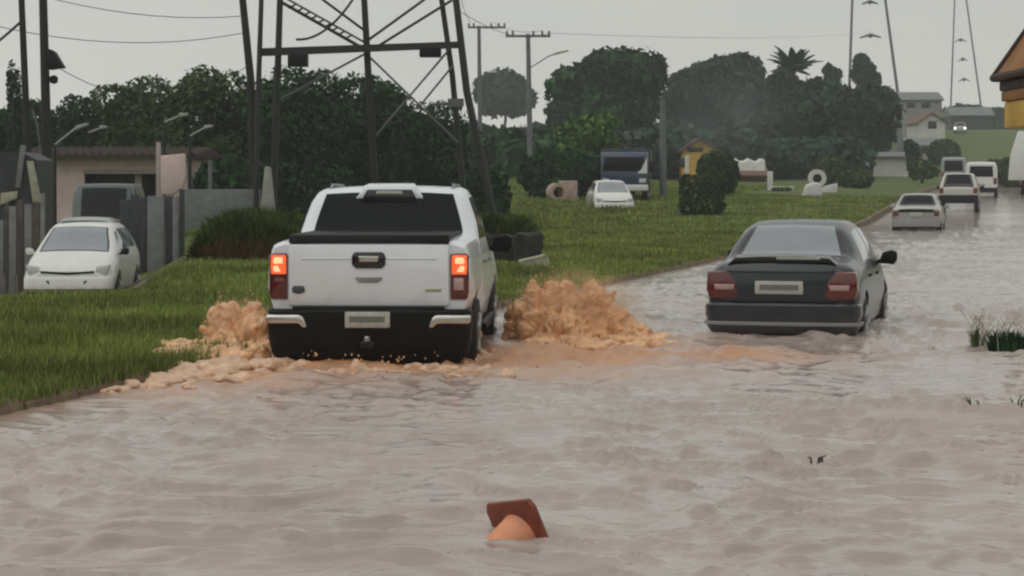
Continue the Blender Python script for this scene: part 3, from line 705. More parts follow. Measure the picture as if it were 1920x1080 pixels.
def small_rear(t, sh, lamp='lamp_red', wide=.8, zl=(.62, .86), plate=True, bump='grey_plastic', bz=(.3, .55)):
    for sd in (1, -1):
        pol = [(wide - .2, zl[0]), (wide - .01, zl[0]), (wide, zl[1]), (wide - .2, zl[1])]
        if sd < 0: pol = mir(pol)
        MB().prism(pol, 'xz', -.02, .2).build('tail_lamp', lamp, t, .015)
    if plate: MB().box((-.2, -.035, .66), (.2, .03, .79)).build('number_plate', 'plate', t, .006)
    pth = u_path(wide, -.05, .14, .3); bumper(t, bump, pth, [(-.08, bz[1]), (.0, bz[1]), (.025, bz[1] - .05), (.02, bz[0]), (-.08, bz[0])], 'bumper')
def small_front(t, y, wide=.8, zh=(.58, .74), paint='white_paint_far', on=False):
    for sd in (1, -1):
        pol = [(wide - .30, zh[0]), (wide - .05, zh[0] + .02), (wide - .02, zh[1] + .03), (wide - .26, zh[1])]
        if sd < 0: pol = mir(pol)
        MB().prism(pol, 'xz', y - .32, y - .02).build('headlight', 'headlight_on' if on else 'headlight', t, .02)
    pth = [(-x, 2 * y - yy - y) for x, yy in u_path(wide, 0, .16, .32)]
    bumper(t, paint, [(-x, y - yy + .04) for x, yy in u_path(wide, 0, .16, .32)], [(-.08, zh[0] - .03), (0, zh[0] - .03), (.03, zh[0] - .08), (.03, .32), (-.08, .26)], 'bumper')
    MB().prism([(-.34, .40), (.34, .40), (.40, .48), (-.40, .48)], 'xz', y - .1, y + .085).build('grille', 'black_plastic', t, .01)
    MB().prism([(-.50, zh[0] + .035), (0, zh[0]), (.50, zh[0] + .035), (.50, zh[0] + .075), (0, zh[0] + .045), (-.50, zh[0] + .075)], 'xz', y - .3, y + .012).build('grille_strip', 'black_plastic', t, .004)

# silver sedan far ahead
X, Yv = (1717 - CX) / 54.0, 74.0
t, sh = car('sedan_car', 'silver sedan seen from behind, farther up the road beside the grass', 'car', (X, Yv, -.17), -R(13.5), SEDAN, 'silver_paint', panes=SP)
small_rear(t, sh, zl=(.66, .86)); mirror_part(t, .84, 2.92, .96, 1, 'silver_paint'); mirror_part(t, .84, 2.92, .96, -1, 'silver_paint')
MB().prism([(-.60, .80), (.60, .80), (.60, .90), (-.60, .90)], 'xz', -.03, .03).build('boot_strip', 'black_plastic', t, .01)
# beige sport utility car
SUVST = [(0, .50, 1.0, 1.05, .74, .80, .78, .66), (.05, .46, 1.02, 1.10, .79, .86, .83, .74), (.12, .44, 1.02, 1.30, .80, .875, .84, .70), (.34, .42, 1.02, 1.66, .81, .88, .85, .62), (.7, .4, 1.01, 1.715, .82, .88, .85, .63), (2.2, .4, 1.0, 1.72, .82, .88, .85, .63), (2.6, .4, 1.0, 1.66, .82, .88, .85, .63), (3.3, .4, .98, 1.15, .82, .88, .84, .72), (4.0, .42, .92, 1.02, .80, .86, .8, .66), (4.3, .48, .8, .88, .72, .78, .7, .54)]
SUVP = dict(rear=(.10, .33, .93, .93, 11.2), front=(2.7, 3.25, .95, .96, 11.2), sides=[(.45, 1.3, .55, 1.3), (1.36, 2.2, 1.36, 2.2), (2.26, 3.1, 2.26, 2.66)])
Yv = 94.0; X = (1797 - CX) / F * Yv
t, sh = car('utility_car', 'beige high sport utility car with a black rear window just ahead of the silver sedan', 'car', (X, Yv, float(hill(Yv)) - .16), -R(13.5), SUVST, 'beige_paint', wr=.36, panes=SUVP)
small_rear(t, sh, wide=.84, zl=(.85, 1.1), bump='black_plastic', bz=(.42, .78)); mirror_part(t, .86, 2.9, 1.1, 1, 'black_plastic'); mirror_part(t, .86, 2.9, 1.1, -1, 'black_plastic')
# white hatchback parked on the left, facing us
HAT = [(0, .45, .84, .88, .66, .72, .70, .6), (.06, .36, .9, .98, .76, .82, .79, .7), (.14, .3, .92, 1.12, .79, .84, .81, .68), (.45, .24, .93, 1.43, .81, .855, .82, .58), (.9, .2, .93, 1.485, .82, .86, .825, .58), (1.9, .2, .92, 1.49, .82, .86, .825, .58), (2.25, .2, .91, 1.42, .82, .86, .825, .585), (2.95, .2, .89, 1.05, .82, .86, .82, .70), (3.15, .21, .87, .965, .82, .86, .81, .71), (3.55, .24, .78, .86, .80, .85, .77, .64), (3.75, .28, .68, .75, .74, .80, .7, .56), (3.85, .34, .56, .62, .64, .7, .6, .46)]
HATP = dict(rear=(.16, .44, .93, .93, 11.2), front=(2.3, 3.08, .97, .985, 11.05), sides=[(.5, 1.15, .62, 1.15), (1.22, 2.75, 1.22, 2.28)])
Yv = 40.5; front = P(128, 540, Yv - 3.9)
def park_front(label, px, Y, yaw, st, paint, panes, ln, dz=0, wr=.30, wy=(.62, 3.05), name='hatchback_car', glass='glass', on=False, zh=(.58, .74)):
    "car whose nose stands at (px, Y), pointing back towards the camera"
    X = (px - CX) / F * Y; a = math.pi + yaw
    nose = Vector((X, Y)); d = Vector((-math.sin(a), math.cos(a))); r = nose - d * ln
    t, sh = car(name, label, 'car', (r.x, r.y, gz(X, Y) + dz), a, st, paint, wr=wr, wy=wy, panes=panes, glass=glass)
    small_front(t, ln, paint=paint, on=on, zh=zh)
    mirror_part(t, .83, ln - 1.15, .98, 1, paint, .78); mirror_part(t, .83, ln - 1.15, .98, -1, 'black_plastic', .78)
    return t
park_front('white hatchback car parked beyond the verge, facing the road at lower left', 126, 40.0, R(2), HAT, 'white_paint_far', HATP, 3.85, .0, glass='glass_sky_tint')
park_front('grey car parked directly behind the white hatchback, only its roof and windscreen showing', 146, 48.0, R(6), HAT, 'gray_paint', HATP, 3.85, .0)
park_front('white car parked in front of the blue truck at the tree line', 1153, 91.0, R(4), HAT, 'white_paint_far', HATP, 3.85, -.36, glass='glass_sky_tint')
park_front('small car with its headlights on coming down the far hill', 1800, 288.0, -R(12), HAT, 'gray_paint', HATP, 3.85, .1, on=True)

# boxy vans and trucks
def van(label, px, Y, yaw, paint, L_=4.6, H=2.0, W_=.88, dz=0, name='van', rearview=True, front=False):
    st = [(0, .45, 1.1, H - .12, W_*.9, W_*.96, W_*.95, W_*.84), (.06, .4, 1.1, H - .03, W_*.94, W_, W_*.98, W_*.88), (.4, .36, 1.1, H, W_*.95, W_, W_*.98, W_*.88), (3.2, .36, 1.1, H, W_*.95, W_, W_*.98, W_*.88), (3.5, .36, 1.08, H - .08, W_*.95, W_, W_*.98, W_*.86), (4.15, .38, 1.0, 1.16, W_*.95, W_, W_*.96, W_*.84), (4.45, .42, .85, .98, W_*.9, W_*.95, W_*.86, W_*.74), (4.6, .5, .7, .8, W_*.8, W_*.86, W_*.76, W_*.62)]
    X = (px - CX) / F * Y; a = yaw + (math.pi if front else 0)
    d = Vector((-math.sin(a), math.cos(a))); r = Vector((X, Y)) - (d * 4.6 if front else d * 0)
    gzz = float(hill(Y)) - .17 if not front else gz(X, Y)
    t = thing(name, label, 'van', (r.x, r.y, gzz + dz), a); sh = Shell(st)
    nm = carve(sh.mesh('body'), [(y, .33, .39, x0, x1) for y in (.9, 3.7) for x0, x1 in ((.52, 1.2), (-1.2, -.52))])
    nm.materials.clear(); nm.materials.append(M[paint]); nm.materials.append(M['black_plastic']); link('body', nm, None, t)
    for y in (.9, 3.7):
        for sd in (1, -1): wheel(t, sd * (W_ - .1), y, .33, .2, sd)
    MB().prism([(-W_*.74, 1.15), (W_*.74, 1.15), (W_*.7, H - .2), (-W_*.7, H - .2)], 'xz', -.012, .1).build('rear_window', 'glass', t, .02)
    sh.top_pane(3.56, 4.1, .96, .97, 11.2).build('windscreen', 'glass', t)
    for sd in (1, -1):
        sh.side_pane(2.6, 3.7, 2.6, 3.4, sd).build('side_window', 'glass', t); mirror_part(t, W_, 3.55, 1.15, sd, 'black_plastic')
    small_rear(t, sh, wide=W_ * .96, zl=(.75, 1.1), bump='black_plastic'); small_front(t, 4.6, wide=W_ * .84, zh=(.62, .8), paint='black_plastic')
    return t
van('pale van driving ahead of the beige utility car up the road', 1840, 118, -R(13), 'white_paint_far', H=1.95)
van('grey van farther up the road, its roof showing above the beige utility car', 1788, 148, -R(12), 'gray_paint', H=2.1)
van('dark green van parked in the yard before the pink house', 190, 57, R(6), 'dark_green_paint', H=2.15, front=True, dz=.0)

def blue_truck():
    Y = 98.0; k = F / Y; X = (1170 - CX) / k
    t = thing('blue_truck', 'blue lorry with a flat fronted cab parked under the trees behind the white car', 'truck', (X, Y, gz(X, Y)), math.pi - R(5))
    # local: front at +y 0, body behind (negative y)
    MB().prism([(0, .75), (0.03, 1.35), (-.22, 2.18), (-.35, 2.28), (-1.9, 2.3), (-1.9, .6), (-.05, .6)], 'yz', -1.08, 1.08).build('cab', 'blue_paint', t, .06)
    MB().prism([(-.98, 1.38), (.98, 1.38), (.90, 2.05), (-.90, 2.05)], 'xz', -.19, .02).build('windscreen', 'glass', t, .02)
    MB().box((-1.15, -6.6, 1.0), (1.15, -2.0, 2.45)).build('cargo_box', 'gate_metal', t, .03)
    MB().box((-.5, -6.4, .55), (.5, -.4, .85)).build('chassis', 'black_plastic', t)
    MB().box((-1.1, -.02, .5), (1.1, .12, .78)).build('bumper', 'white_paint_far', t, .03)
    for sd in (1, -1):
        MB().box((sd * .85 - .16, .04, .86), (sd * .85 + .16, .09, 1.06)).build('headlight', 'headlight', t, .02)
        MB().box((sd * 1.28 - .09, -.12, 1.35), (sd * 1.28 + .09, -.02, 1.85)).tube((sd * 1.05, -.1, 1.8), (sd * 1.3, -.07, 1.8), .02).build('mirror', 'black_plastic', t, .02)
        for y in (-1.0, -4.9): wheel(t, sd * .95, y, .48, .28, sd)
    MB().prism([(-1.06, 2.05), (-.8, 1.5), (-.6, 1.3), (-1.06, 1.3)], 'xz', .03, .05).build('white_panel', 'white_paint_far', t)
blue_truck()

# ------------------------------------------------------------------ traffic cone lying in the water
def cone():
    Y = 10.25
    t = thing('traffic_cone', 'orange traffic cone tipped over and half sunk in the muddy water in front', 'traffic cone', ((983 - CX) / F * Y, Y, .005))
    # the cone's own axis: base plate faces away, the tip points at the camera, to the left and down
    ax = Vector((-.72, -.62, -.33)).normalized(); up = Vector((-.30, 0, 1)); side = ax.cross(up).normalized(); up = side.cross(ax).normalized()
    Mx = Matrix((side, up, ax)).transposed().to_4x4(); Mx.translation = Vector((-.02, .06, -.03))
    base = MB().prism([(-.19, -.15), (-.165, -.19), (.165, -.19), (.19, -.15), (.19, .15), (.165, .19), (-.165, .19), (-.19, .15)], 'xy', -.03, 0)
    bo = base.build('base', 'cone_base', t, .01); bo.matrix_local = Mx
    MB().lathe([(.125, -.001), (.118, .02), (.095, .12), (.094, .121), (.072, .24), (.071, .241), (.035, .43), (.022, .45), (.016, .45)], 28).build('cone', 'cone_orange', t).matrix_local = Mx
    MB().lathe([(.0705, .27), (.0525, .36), (.0515, .359), (.069, .269)], 28).build('reflective_band', 'cone_white', t).matrix_local = Mx
cone()

# ------------------------------------------------------------------ splashes
def fluid(name, blobs, voxel, parent, mat='splash', disp=.03, scale=.09, soft=6, streak=0):
    bm = bmesh.new()
    for c, r in blobs:
        q = bmesh.ops.create_icosphere(bm, subdivisions=2, radius=1)
        k = np.array(r if hasattr(r, '__len__') else (r, r, r))
        bmesh.ops.scale(bm, vec=tuple(k), verts=q['verts']); bmesh.ops.translate(bm, vec=tuple(c), verts=q['verts'])
    me = bpy.data.meshes.new(name); bm.to_mesh(me); bm.free()
    o = bpy.data.objects.new(name, me); C.objects.link(o)
    md = o.modifiers.new('remesh', 'REMESH'); md.mode = 'VOXEL'; md.voxel_size = voxel; md.use_smooth_shade = True
    sm_ = o.modifiers.new('flow', 'SMOOTH'); sm_.factor = .5; sm_.iterations = soft
    for s_, st_ in ((scale, disp),):
        tx = bpy.data.textures.new('ripple', 'CLOUDS'); tx.noise_scale = s_; tx.noise_depth = 2
        dm = o.modifiers.new('ripple', 'DISPLACE'); dm.texture = tx; dm.strength = st_; dm.mid_level = .5; dm.texture_coords = 'LOCAL'
    dg = bpy.context.evaluated_depsgraph_get(); dg.update()
    nm = bpy.data.meshes.new_from_object(o.evaluated_get(dg), depsgraph=dg); bpy.data.objects.remove(o)
    if streak:
        k_ = len(nm.vertices); co = np.empty(k_ * 3, np.float32); no = np.empty(k_ * 3, np.float32)
        nm.vertices.foreach_get('co', co); nm.vertices.foreach_get('normal', no); co = co.reshape(-1, 3); no = no.reshape(-1, 3)
        th = np.arctan2(co[:, 2] + .06, co[:, 0] - .1); rr = np.hypot(co[:, 2] + .06, co[:, 0] - .1)
        dsp = .55 * vnoise(th * 7 + 1.5 * rr, rr * 3.5 + co[:, 1] * 4, 5) + .5 * (1 - 2 * np.abs(vnoise(th * 13 + rr * 3, rr * 6 + co[:, 1] * 7, 6))) + .3 * vnoise(th * 30, rr * 16 + co[:, 1] * 14, 7) + .35 * vnoise(co[:, 0] * 22, co[:, 2] * 22 + co[:, 1] * 9, 8)
        co += no * (streak * dsp)[:, None]; nm.vertices.foreach_set('co', co.ravel()); nm.update()
    nm.shade_smooth(); nm.materials.clear()
    return link(name, nm, mat, parent)
def droplets(name, pts, parent, mat='splash'):
    bm = bmesh.new()
    for c, r in pts:
        q = bmesh.ops.create_icosphere(bm, subdivisions=1, radius=1)
        bmesh.ops.scale(bm, vec=(r, r, r * random.uniform(1, 1.8)), verts=q['verts']); bmesh.ops.translate(bm, vec=tuple(c), verts=q['verts'])
    me = bpy.data.meshes.new(name); bm.to_mesh(me); bm.free(); me.shade_smooth()
    o = link(name, me, mat, parent); o['kind'] = 'stuff'; return o
def spray_mat():
    if 'spray' in bpy.data.materials: return bpy.data.materials['spray']
    m = bpy.data.materials.new('spray'); m.use_nodes = True; q = m.node_tree.nodes; l = m.node_tree.links; q.remove(q['Principled BSDF'])
    v_ = q.new('ShaderNodeVolumePrincipled'); v_.inputs['Color'].default_value = (.86, .60, .40, 1)
    tg = q.new('ShaderNodeTexCoord'); vm = q.new('ShaderNodeVectorMath'); vm.operation = 'DISTANCE'; vm.inputs[1].default_value = (.5, .5, .5); l.new(tg.outputs['Generated'], vm.inputs[0])
    mr = q.new('ShaderNodeMapRange'); mr.interpolation_type = 'SMOOTHSTEP'; mr.inputs['From Min'].default_value = .22; mr.inputs['From Max'].default_value = .49; mr.inputs['To Min'].default_value = 1; mr.inputs['To Max'].default_value = 0; l.new(vm.outputs['Value'], mr.inputs['Value'])
    nz = q.new('ShaderNodeTexNoise'); nz.inputs['Scale'].default_value = 7; nz.inputs['Detail'].default_value = 4; l.new(tg.outputs['Object'], nz.inputs['Vector'])
    m2 = q.new('ShaderNodeMapRange'); m2.inputs['From Min'].default_value = .42; m2.inputs['From Max'].default_value = .68; m2.inputs['To Max'].default_value = 5.0; l.new(nz.outputs['Fac'], m2.inputs['Value'])
    m3 = q.new('ShaderNodeMath'); m3.operation = 'MULTIPLY'; l.new(mr.outputs[0], m3.inputs[0]); l.new(m2.outputs[0], m3.inputs[1]); l.new(m3.outputs[0], v_.inputs['Density'])
    l.new(v_.outputs[0], q['Material Output'].inputs['Volume']); return m
def plume(name, label, px, Y, spans, seed, n, sk=()):
    "spans: list of (dx, dy, rx, ry, height): lumpy domes of thrown water"
    rs = random.Random(seed); t = thing(name, label, 'splash', ((px - CX) / F * Y, Y, -.03), 0, 'splashes thrown up by the pickup')
    bl, dr = [], []
    tot = sum(s[2] * s[4] for s in spans)
    for (dx, dy, rx, ry, hh) in spans:
        m = int(n * rx * hh / tot)
        bl.append(((dx, dy, hh * .28), (rx * .86, ry * .84, hh * .6)))
        for i in range(m):
            a = rs.uniform(0, 2 * math.pi); el = math.acos(rs.uniform(0.02, 1)); q = rs.uniform(.72, .98)
            c = (dx + rx * math.sin(el) * math.cos(a) * q, dy + ry * math.sin(el) * math.sin(a) * q, hh * math.cos(el) * q)
            r = rs.uniform(.05, .125) * (1.15 - .35 * q); bl.append((c, (r * rs.uniform(.8, 1.2), r, r * rs.uniform(.8, 1.5))))
            if rs.random() < .12:   # fingers that break away from the dome
                u = Vector((math.sin(el) * math.cos(a), math.sin(el) * math.sin(a), math.cos(el) + .25)).normalized()
                for k in range(3): bl.append((tuple(Vector(c) + u * (.045 * (k + 1))), r * (.62 - .14 * k)))
            for _ in range(3):
                qq = 1.02 + .4 * rs.random() ** 2; dr.append(((dx + rx * math.sin(el) * math.cos(a) * qq, dy + ry * math.sin(el) * math.sin(a) * qq, max(.03, hh * math.cos(el) * qq)), rs.uniform(.002, .009)))
    for (c, r) in sk: bl.append((c, r))
    xs_ = [s_[0] for s_ in spans]; x0 = min(s_[0] - s_[2] for s_ in spans); x1 = max(s_[0] + s_[2] for s_ in spans); hm_ = max(s_[4] for s_ in spans)
    bm = bmesh.new(); bmesh.ops.create_icosphere(bm, subdivisions=3, radius=1)
    bmesh.ops.scale(bm, vec=((x1 - x0) * .60, .60, hm_ * .95), verts=bm.verts)
    me = bpy.data.meshes.new('spray_mist'); bm.to_mesh(me); bm.free()
    o = link('spray_mist', me, spray_mat(), t); o.location = ((x0 + x1) / 2, -.1, hm_ * .42); o['kind'] = 'stuff'
    fluid('water_mass', bl, .013, t, disp=.05, scale=.2, soft=16, streak=.022); droplets('droplets', dr, t)
    return t
rs = random.Random(5)
sk = [((rs.uniform(-.3, 1.15), rs.uniform(-1.5, -.2), rs.uniform(-.01, .04)), (rs.uniform(.08, .2), rs.uniform(.06, .14), rs.uniform(.04, .09))) for _ in range(46)]
plume('water_splash', 'tall dome of orange muddy water thrown up by the right front wheel of the pickup', 1045, 23.2,
      [(-.26, 0, .28, .36, .55), (.04, .02, .36, .40, .64), (.36, 0, .30, .36, .56), (.60, -.08, .22, .3, .36), (.15, -.3, .45, .3, .30), (.80, -.3, .2, .3, .16)], 11, 420, sk)
sk = [((rs.uniform(-.60, .40), rs.uniform(-1.6, .1), rs.uniform(.04, .17)), (rs.uniform(.07, .17), rs.uniform(.08, .18), rs.uniform(.04, .10))) for _ in range(95)]
plume('water_splash', 'ragged orange water splash at the left side of the pickup beside the verge', 455, 20.9,
      [(.08, .1, .20, .3, .48), (-.16, .1, .18, .24, .50), (.16, -.2, .2, .3, .38), (-.08, -.25, .32, .3, .26)], 12, 230, sk)
t = thing('water_churn', 'broken lumps of brown water trailing behind the rear bumper of the pickup', 'churned water', (-1.2, 18.9, -.03), 0)
bl = []
for i in range(120):
    x = rs.gauss(0, .75); bl.append(((x, rs.gauss(.12, .30), rs.uniform(-.02, .045)), (rs.uniform(.04, .13), rs.uniform(.03, .09), rs.uniform(.025, .065))))
for x, y_, h in ((-.18, .12, .13), (-.14, .14, .10), (.28, .2, .08), (.42, .12, .10), (.10, .1, .07), (.55, .1, .06), (-.5, .2, .06)):
    bl.append(((x, y_, h * .3), (.07, .07, h * .8))); bl.append(((x + .05, y_, h * .3), (.05, .05, h * .5)))
for i in range(60):
    bl.append(((rs.uniform(-2.6, -1.1), rs.uniform(-1.3, 1.0), rs.uniform(-.02, .03)), (rs.uniform(.06, .16), rs.uniform(.05, .11), rs.uniform(.025, .06))))
for i in range(260):     # foam pushed against and over the kerb
    yy = rs.uniform(16.9, 21.2); xx = float(kerbx(yy)) + rs.gauss(.16, .20) + 1.2
    q_ = .35 + .65 * min(1, (yy - 16.9) / 2.2); bl.append(((xx, yy - 18.9, rs.uniform(.0, .12) * q_), (rs.uniform(.07, .18) * q_, rs.uniform(.08, .22) * q_, rs.uniform(.02, .07) * q_)))
fluid('water_mass', bl, .015, t, 'foam', disp=.05, scale=.12, soft=8, streak=.02)
droplets('droplets', [((rs.gauss(0, .8), rs.gauss(.1, .3), rs.uniform(.05, .2)), rs.uniform(.004, .012)) for _ in range(70)], t)

# ------------------------------------------------------------------ plants and sticks in the water on the right
def weed_tuft(name, label, loc, n, w, h, mat='leaf_weed', cat='plant', seed=1, stalks=0, group=None, ln=.4, bw=.009):
    rs = random.Random(seed); t = thing(name, label, cat, loc, 0, group); mb = MB()
    for i in range(n):
        a = rs.uniform(0, 6.28); r = w * math.sqrt(rs.random()) * .6; hh = h * rs.uniform(.5, 1); b0 = Vector((math.cos(a) * r, math.sin(a) * r * .7, 0))
        d = Vector((math.cos(a) * ln * rs.random() + rs.uniform(-.2, .2), math.sin(a) * ln * rs.random(), 0)); s_ = Vector((-math.sin(a), math.cos(a), 0)) * bw * rs.uniform(.7, 1.4)
        m = b0 + d * hh * .4 + Vector((0, 0, hh * .62)); tip = b0 + d * hh * 1.1 + Vector((0, 0, hh * rs.uniform(.75, 1)))
        mb.add([b0 - s_, b0 + s_, m + s_ * .8, m - s_ * .8, tip], [(0, 1, 2, 3), (3, 2, 4)])
    mb.build('leaves', mat, t)
    if stalks:
        mb = MB()
        for i in range(stalks):
            a = rs.uniform(0, 6.28); r = w * rs.random(); x = math.cos(a) * r; y_ = math.sin(a) * r * .6; mb.path([(x, y_, 0), (x + rs.uniform(-.05, .05), y_, h * rs.uniform(.6, .9)), (x + rs.uniform(-.12, .12), y_, h * rs.uniform(1, 1.35))], .004, 4)
        mb.build('stalk', 'stone_pale', t)
    return t
weed_tuft('weed_plant', 'tuft of dark grass standing in the flood at the right edge', (5.03, 21.6, -.06), 420, .34, .30, 'leaf_dark', seed=2, stalks=16, bw=.012)
weed_tuft('weed_plant', 'sparse pale weed stalks beside the dark grass tuft in the water', (4.78, 21.9, -.05), 40, .12, .34, 'leaf_weed', seed=3, stalks=10)
for (px, Y, seed, lab, hh) in ((1832, 15.9, 4, 'bent twig sticking out of the water below the grass tuft, left of two', .10), (1903, 15.9, 5, 'short stump of stalks sticking out of the water at the right edge', .11), (1896, 14.85, 6, 'leaning stick poking out of the ridge of water at the right edge', .10), (1538, 12.9, 8, 'small dark twig breaking the water in the middle right foreground', .05)):
    rs2 = random.Random(seed); t = thing('twig', lab, 'twig', ((px - CX) / F * Y, Y, .0), 0, 'twigs in the water'); mb = MB()
    for k in range(4):
        x = rs2.uniform(-.05, .05); e_ = rs2.uniform(-.07, .07); mb.path([(x, rs2.uniform(-.03, .03), -.06), (x + e_ * .5, 0, hh * .6), (x + e_, 0, hh * rs2.uniform(.5, 1))], [.008, .006, .003], 6)
    mb.build('stem', 'old_wood', t)

# ------------------------------------------------------------------ verge: hedge-like weed bank, blocks
def weed_bank(name, label, px0, px1, Y, h, seed, n, dep=1.6):
    rs = np.random.default_rng(seed); x0 = (px0 - CX) / F * Y; x1 = (px1 - CX) / F * Y; g = gz((x0 + x1) / 2, Y)
    t = thing(name, label, 'weeds', ((x0 + x1) / 2, Y, g)); w = (x1 - x0)
    def blades(m, z0, z1, hh, ww, front):
        bx = (rs.random(m) - .5) * w; by = (rs.random(m) - .5) * dep if not front else -dep * .5 + rs.random(m) * .5
        env = (1 - np.abs(bx / w * 2) ** 4) * (.8 + .25 * vnoise(bx * 1.3, by, seed)); bz = (z0 + (z1 - z0) * rs.random(m)) * env
        a = rs.random(m) * 6.28; l = rs.random(m) * .3; L_ = hh * (.5 + rs.random(m))
        co = np.empty((m, 3, 3)); co[:, 0] = np.stack([bx - ww, by, bz], -1); co[:, 1] = np.stack([bx + ww, by, bz], -1); co[:, 2] = np.stack([bx + np.cos(a) * l, by + np.sin(a) * l - .1, bz + L_ * env], -1)
        return co.reshape(-1, 3)
    co = blades(n, h * .35, h * .75, h * .30, .022, False); link('leaves', raw_mesh('leaves', co, np.arange(len(co)), 3), 'leaf_weed', t)
    co = blades(n // 2, 0, h * .15, h * .42, .02, False); link('stalks', raw_mesh('stalks', co, np.arange(len(co)), 3), 'stalk_brown', t)
    return t
weed_bank('weed_bank', 'bank of tall green weeds with brown stalks left of the pickup cab', 365, 605, 41.5, 1.08, 3, 17000)
weed_bank('weed_bank', 'bank of tall weeds with dark stalks right of the pickup cab', 870, 1010, 46, 1.05, 4, 9000)
weed_bank('weed_bank', 'low green scrub behind the pickup between the two weed banks', 600, 880, 52, 1.2, 5, 9000)

def rock(name, label, loc, s, mat, seed, cat, bev=.04):
    rs = random.Random(seed); bm = bmesh.new(); bmesh.ops.create_cube(bm, size=1); bmesh.ops.subdivide_edges(bm, edges=bm.edges[:], cuts=3, use_grid_fill=True)
    for v in bm.verts:
        v.co += Vector([rs.uniform(-.035, .035) for _ in range(3)]); v.co = Vector((v.co.x * s[0], v.co.y * s[1], (v.co.z + .5) * s[2]))
    bmesh.ops.bevel(bm, geom=[e for e in bm.edges if e.calc_face_angle(0) > R(50)], offset=bev, segments=2, affect='EDGES')
    me = bpy.data.meshes.new(name); bm.to_mesh(me); bm.free(); me.shade_smooth(); me.set_sharp_from_angle(angle=R(40))
    o = link(name, me, mat); o.location = loc; return tag(o, label, cat)
q = P(990, 497, 39.6); rock('dark_block', 'dark weathered block on the grass just right of the pickup', (q.x, q.y, gz(q.x, q.y) - .03), (.50, .42, .60), 'dark_block', 4, 'block')
q = P(936, 497, 40.2); rock('dark_block', 'black earthy lump between the pickup side and the dark block', (q.x, q.y, gz(q.x, q.y) - .03), (.62, .5, .52), 'dark_block', 6, 'block')
q = P(1003, 500, 38.6); o = rock('pale_slab', 'pale slab lying on the grass in front of the dark block', (q.x, q.y, gz(q.x, q.y) - .02), (.52, .35, .20), 'stone_pale', 8, 'slab', .02); o.rotation_euler = (0, R(-12), .2)
Y = 98.0; k = F / Y; X = (1055 - CX) / k; t = thing('concrete_pipe', 'pinkish concrete block with a dark round opening at the tree line', 'concrete pipe', (X, Y, gz(X, Y) - .03), R(10))
MB().box((-.1, -.4, 0), (.62, .5, .95)).build('block', 'stone_pink', t, .05)
n_ = 18; prof = [(.42, -.5), (.42, .5), (.26, .5), (.26, -.5)]
v = [(-.28 + r * math.cos(2*math.pi*i/n_), y_, .42 + r * math.sin(2*math.pi*i/n_)) for r, y_ in prof for i in range(n_)]
f = [(j*n_ + i, j*n_ + (i+1) % n_, ((j+1) % 4)*n_ + (i+1) % n_, ((j+1) % 4)*n_ + i) for j in range(4) for i in range(n_)]
MB().add(v, f).build('pipe_ring', 'stone_pink', t)
def post(name, label, px, top, wpx, Y, mat, cat='post', dep=None, group=None):
    k = F / Y; X = (px - CX) / k; w = wpx / k / 2; g = gz(X, Y); H = EYE + (HY - top) / k - g
    o = MB().box((-w, -w, 0), (w, w, H)).build(name, mat, None, min(.02, w * .3)); o.location = (X, Y, g - .04); return tag(o, label, cat, group)
post('marker_post', 'short pale post standing left of the white car at the tree line', 1106, 362, 11, 92, 'stone_pale')

# topiary bush: one clipped drum
def bush(name, label, px, wpx, top, bot, Y, mat, leaf, dens, seed, sq=1.0, cat='bush', depth=None):
    k = F / Y; X = (px - CX) / k; g = gz(X, Y); zt = EYE + (HY - top) / k - g; w = wpx / k / 2
    t = thing(name, label, cat, (X, Y, g)); n_ = int(dens * w * zt * 30); u = rng.normal(size=(n_, 3)); u /= np.linalg.norm(u, axis=1)[:, None]
    if sq < .6:      # clipped drum: straight sides, softly rounded rims
        th = rng.random(n_) * 2 * np.pi; hz = rng.random(n_) * 2 - 1; rd = np.where(rng.random(n_) < .25, np.sqrt(rng.random(n_)), 1.0); hz = np.where(rd < 1, np.sign(hz), hz)
        u = np.stack([np.cos(th) * rd, np.sin(th) * rd, hz], -1); u[:, :2] *= (1 - .30 * np.maximum(0, np.abs(hz) - .55))[:, None]; sq = 1.0
    p_ = np.sign(u) * np.abs(u) ** sq; p_ *= (.82 + .2 * rng.random(n_))[:, None]; p_ = p_ * np.array([w, depth or w, zt / 2]) + np.array([0, 0, zt / 2])
    p_ += .06 * w * fbm(p_[:, 0] * 3 + seed, p_[:, 2] * 3, seed, 2)[:, None] * u
    k_ = p_[:, 2] > .02; co = leaf_cards(p_[k_], u[k_], leaf); link('foliage', raw_mesh('foliage', co, np.arange(len(co)), 4), mat, t)
    MB().tube((0, 0, -.05), (0, 0, zt * .6), .06, .04).build('trunk', 'bark', t)
    return t
bush('topiary_bush', 'dark clipped drum shaped bush standing alone on the verge', 1316, 86, 328, 416, 84, 'leaf_topiary', .10, 60, 3, .45)
bush('bush', 'rounded bush behind the clipped drum shaped one, before the yellow house', 1345, 78, 284, 380, 108, 'leaf_topiary', .2, 40, 5, .9)
bush('bush', 'dark scrub between the low grey garden wall and the pylon legs', 440, 150, 300, 400, 74, 'leaf_dark', .22, 30, 9, .8, depth=1.5)
bush('hedge_bush', 'wide dark hedge under the bright green tree', 1052, 150, 285, 400, 101, 'leaf_dark', .26, 30, 6, .75, depth=1.6)
bush('bush', 'dark bush at the foot of the right pylon legs', 905, 100, 318, 420, 72, 'leaf_dark', .22, 30, 7, .9)
bush('bush', 'small dark bush below the white L shaped rack', 1466, 40, 352, 380, 118, 'leaf_mid', .15, 40, 8, .9)

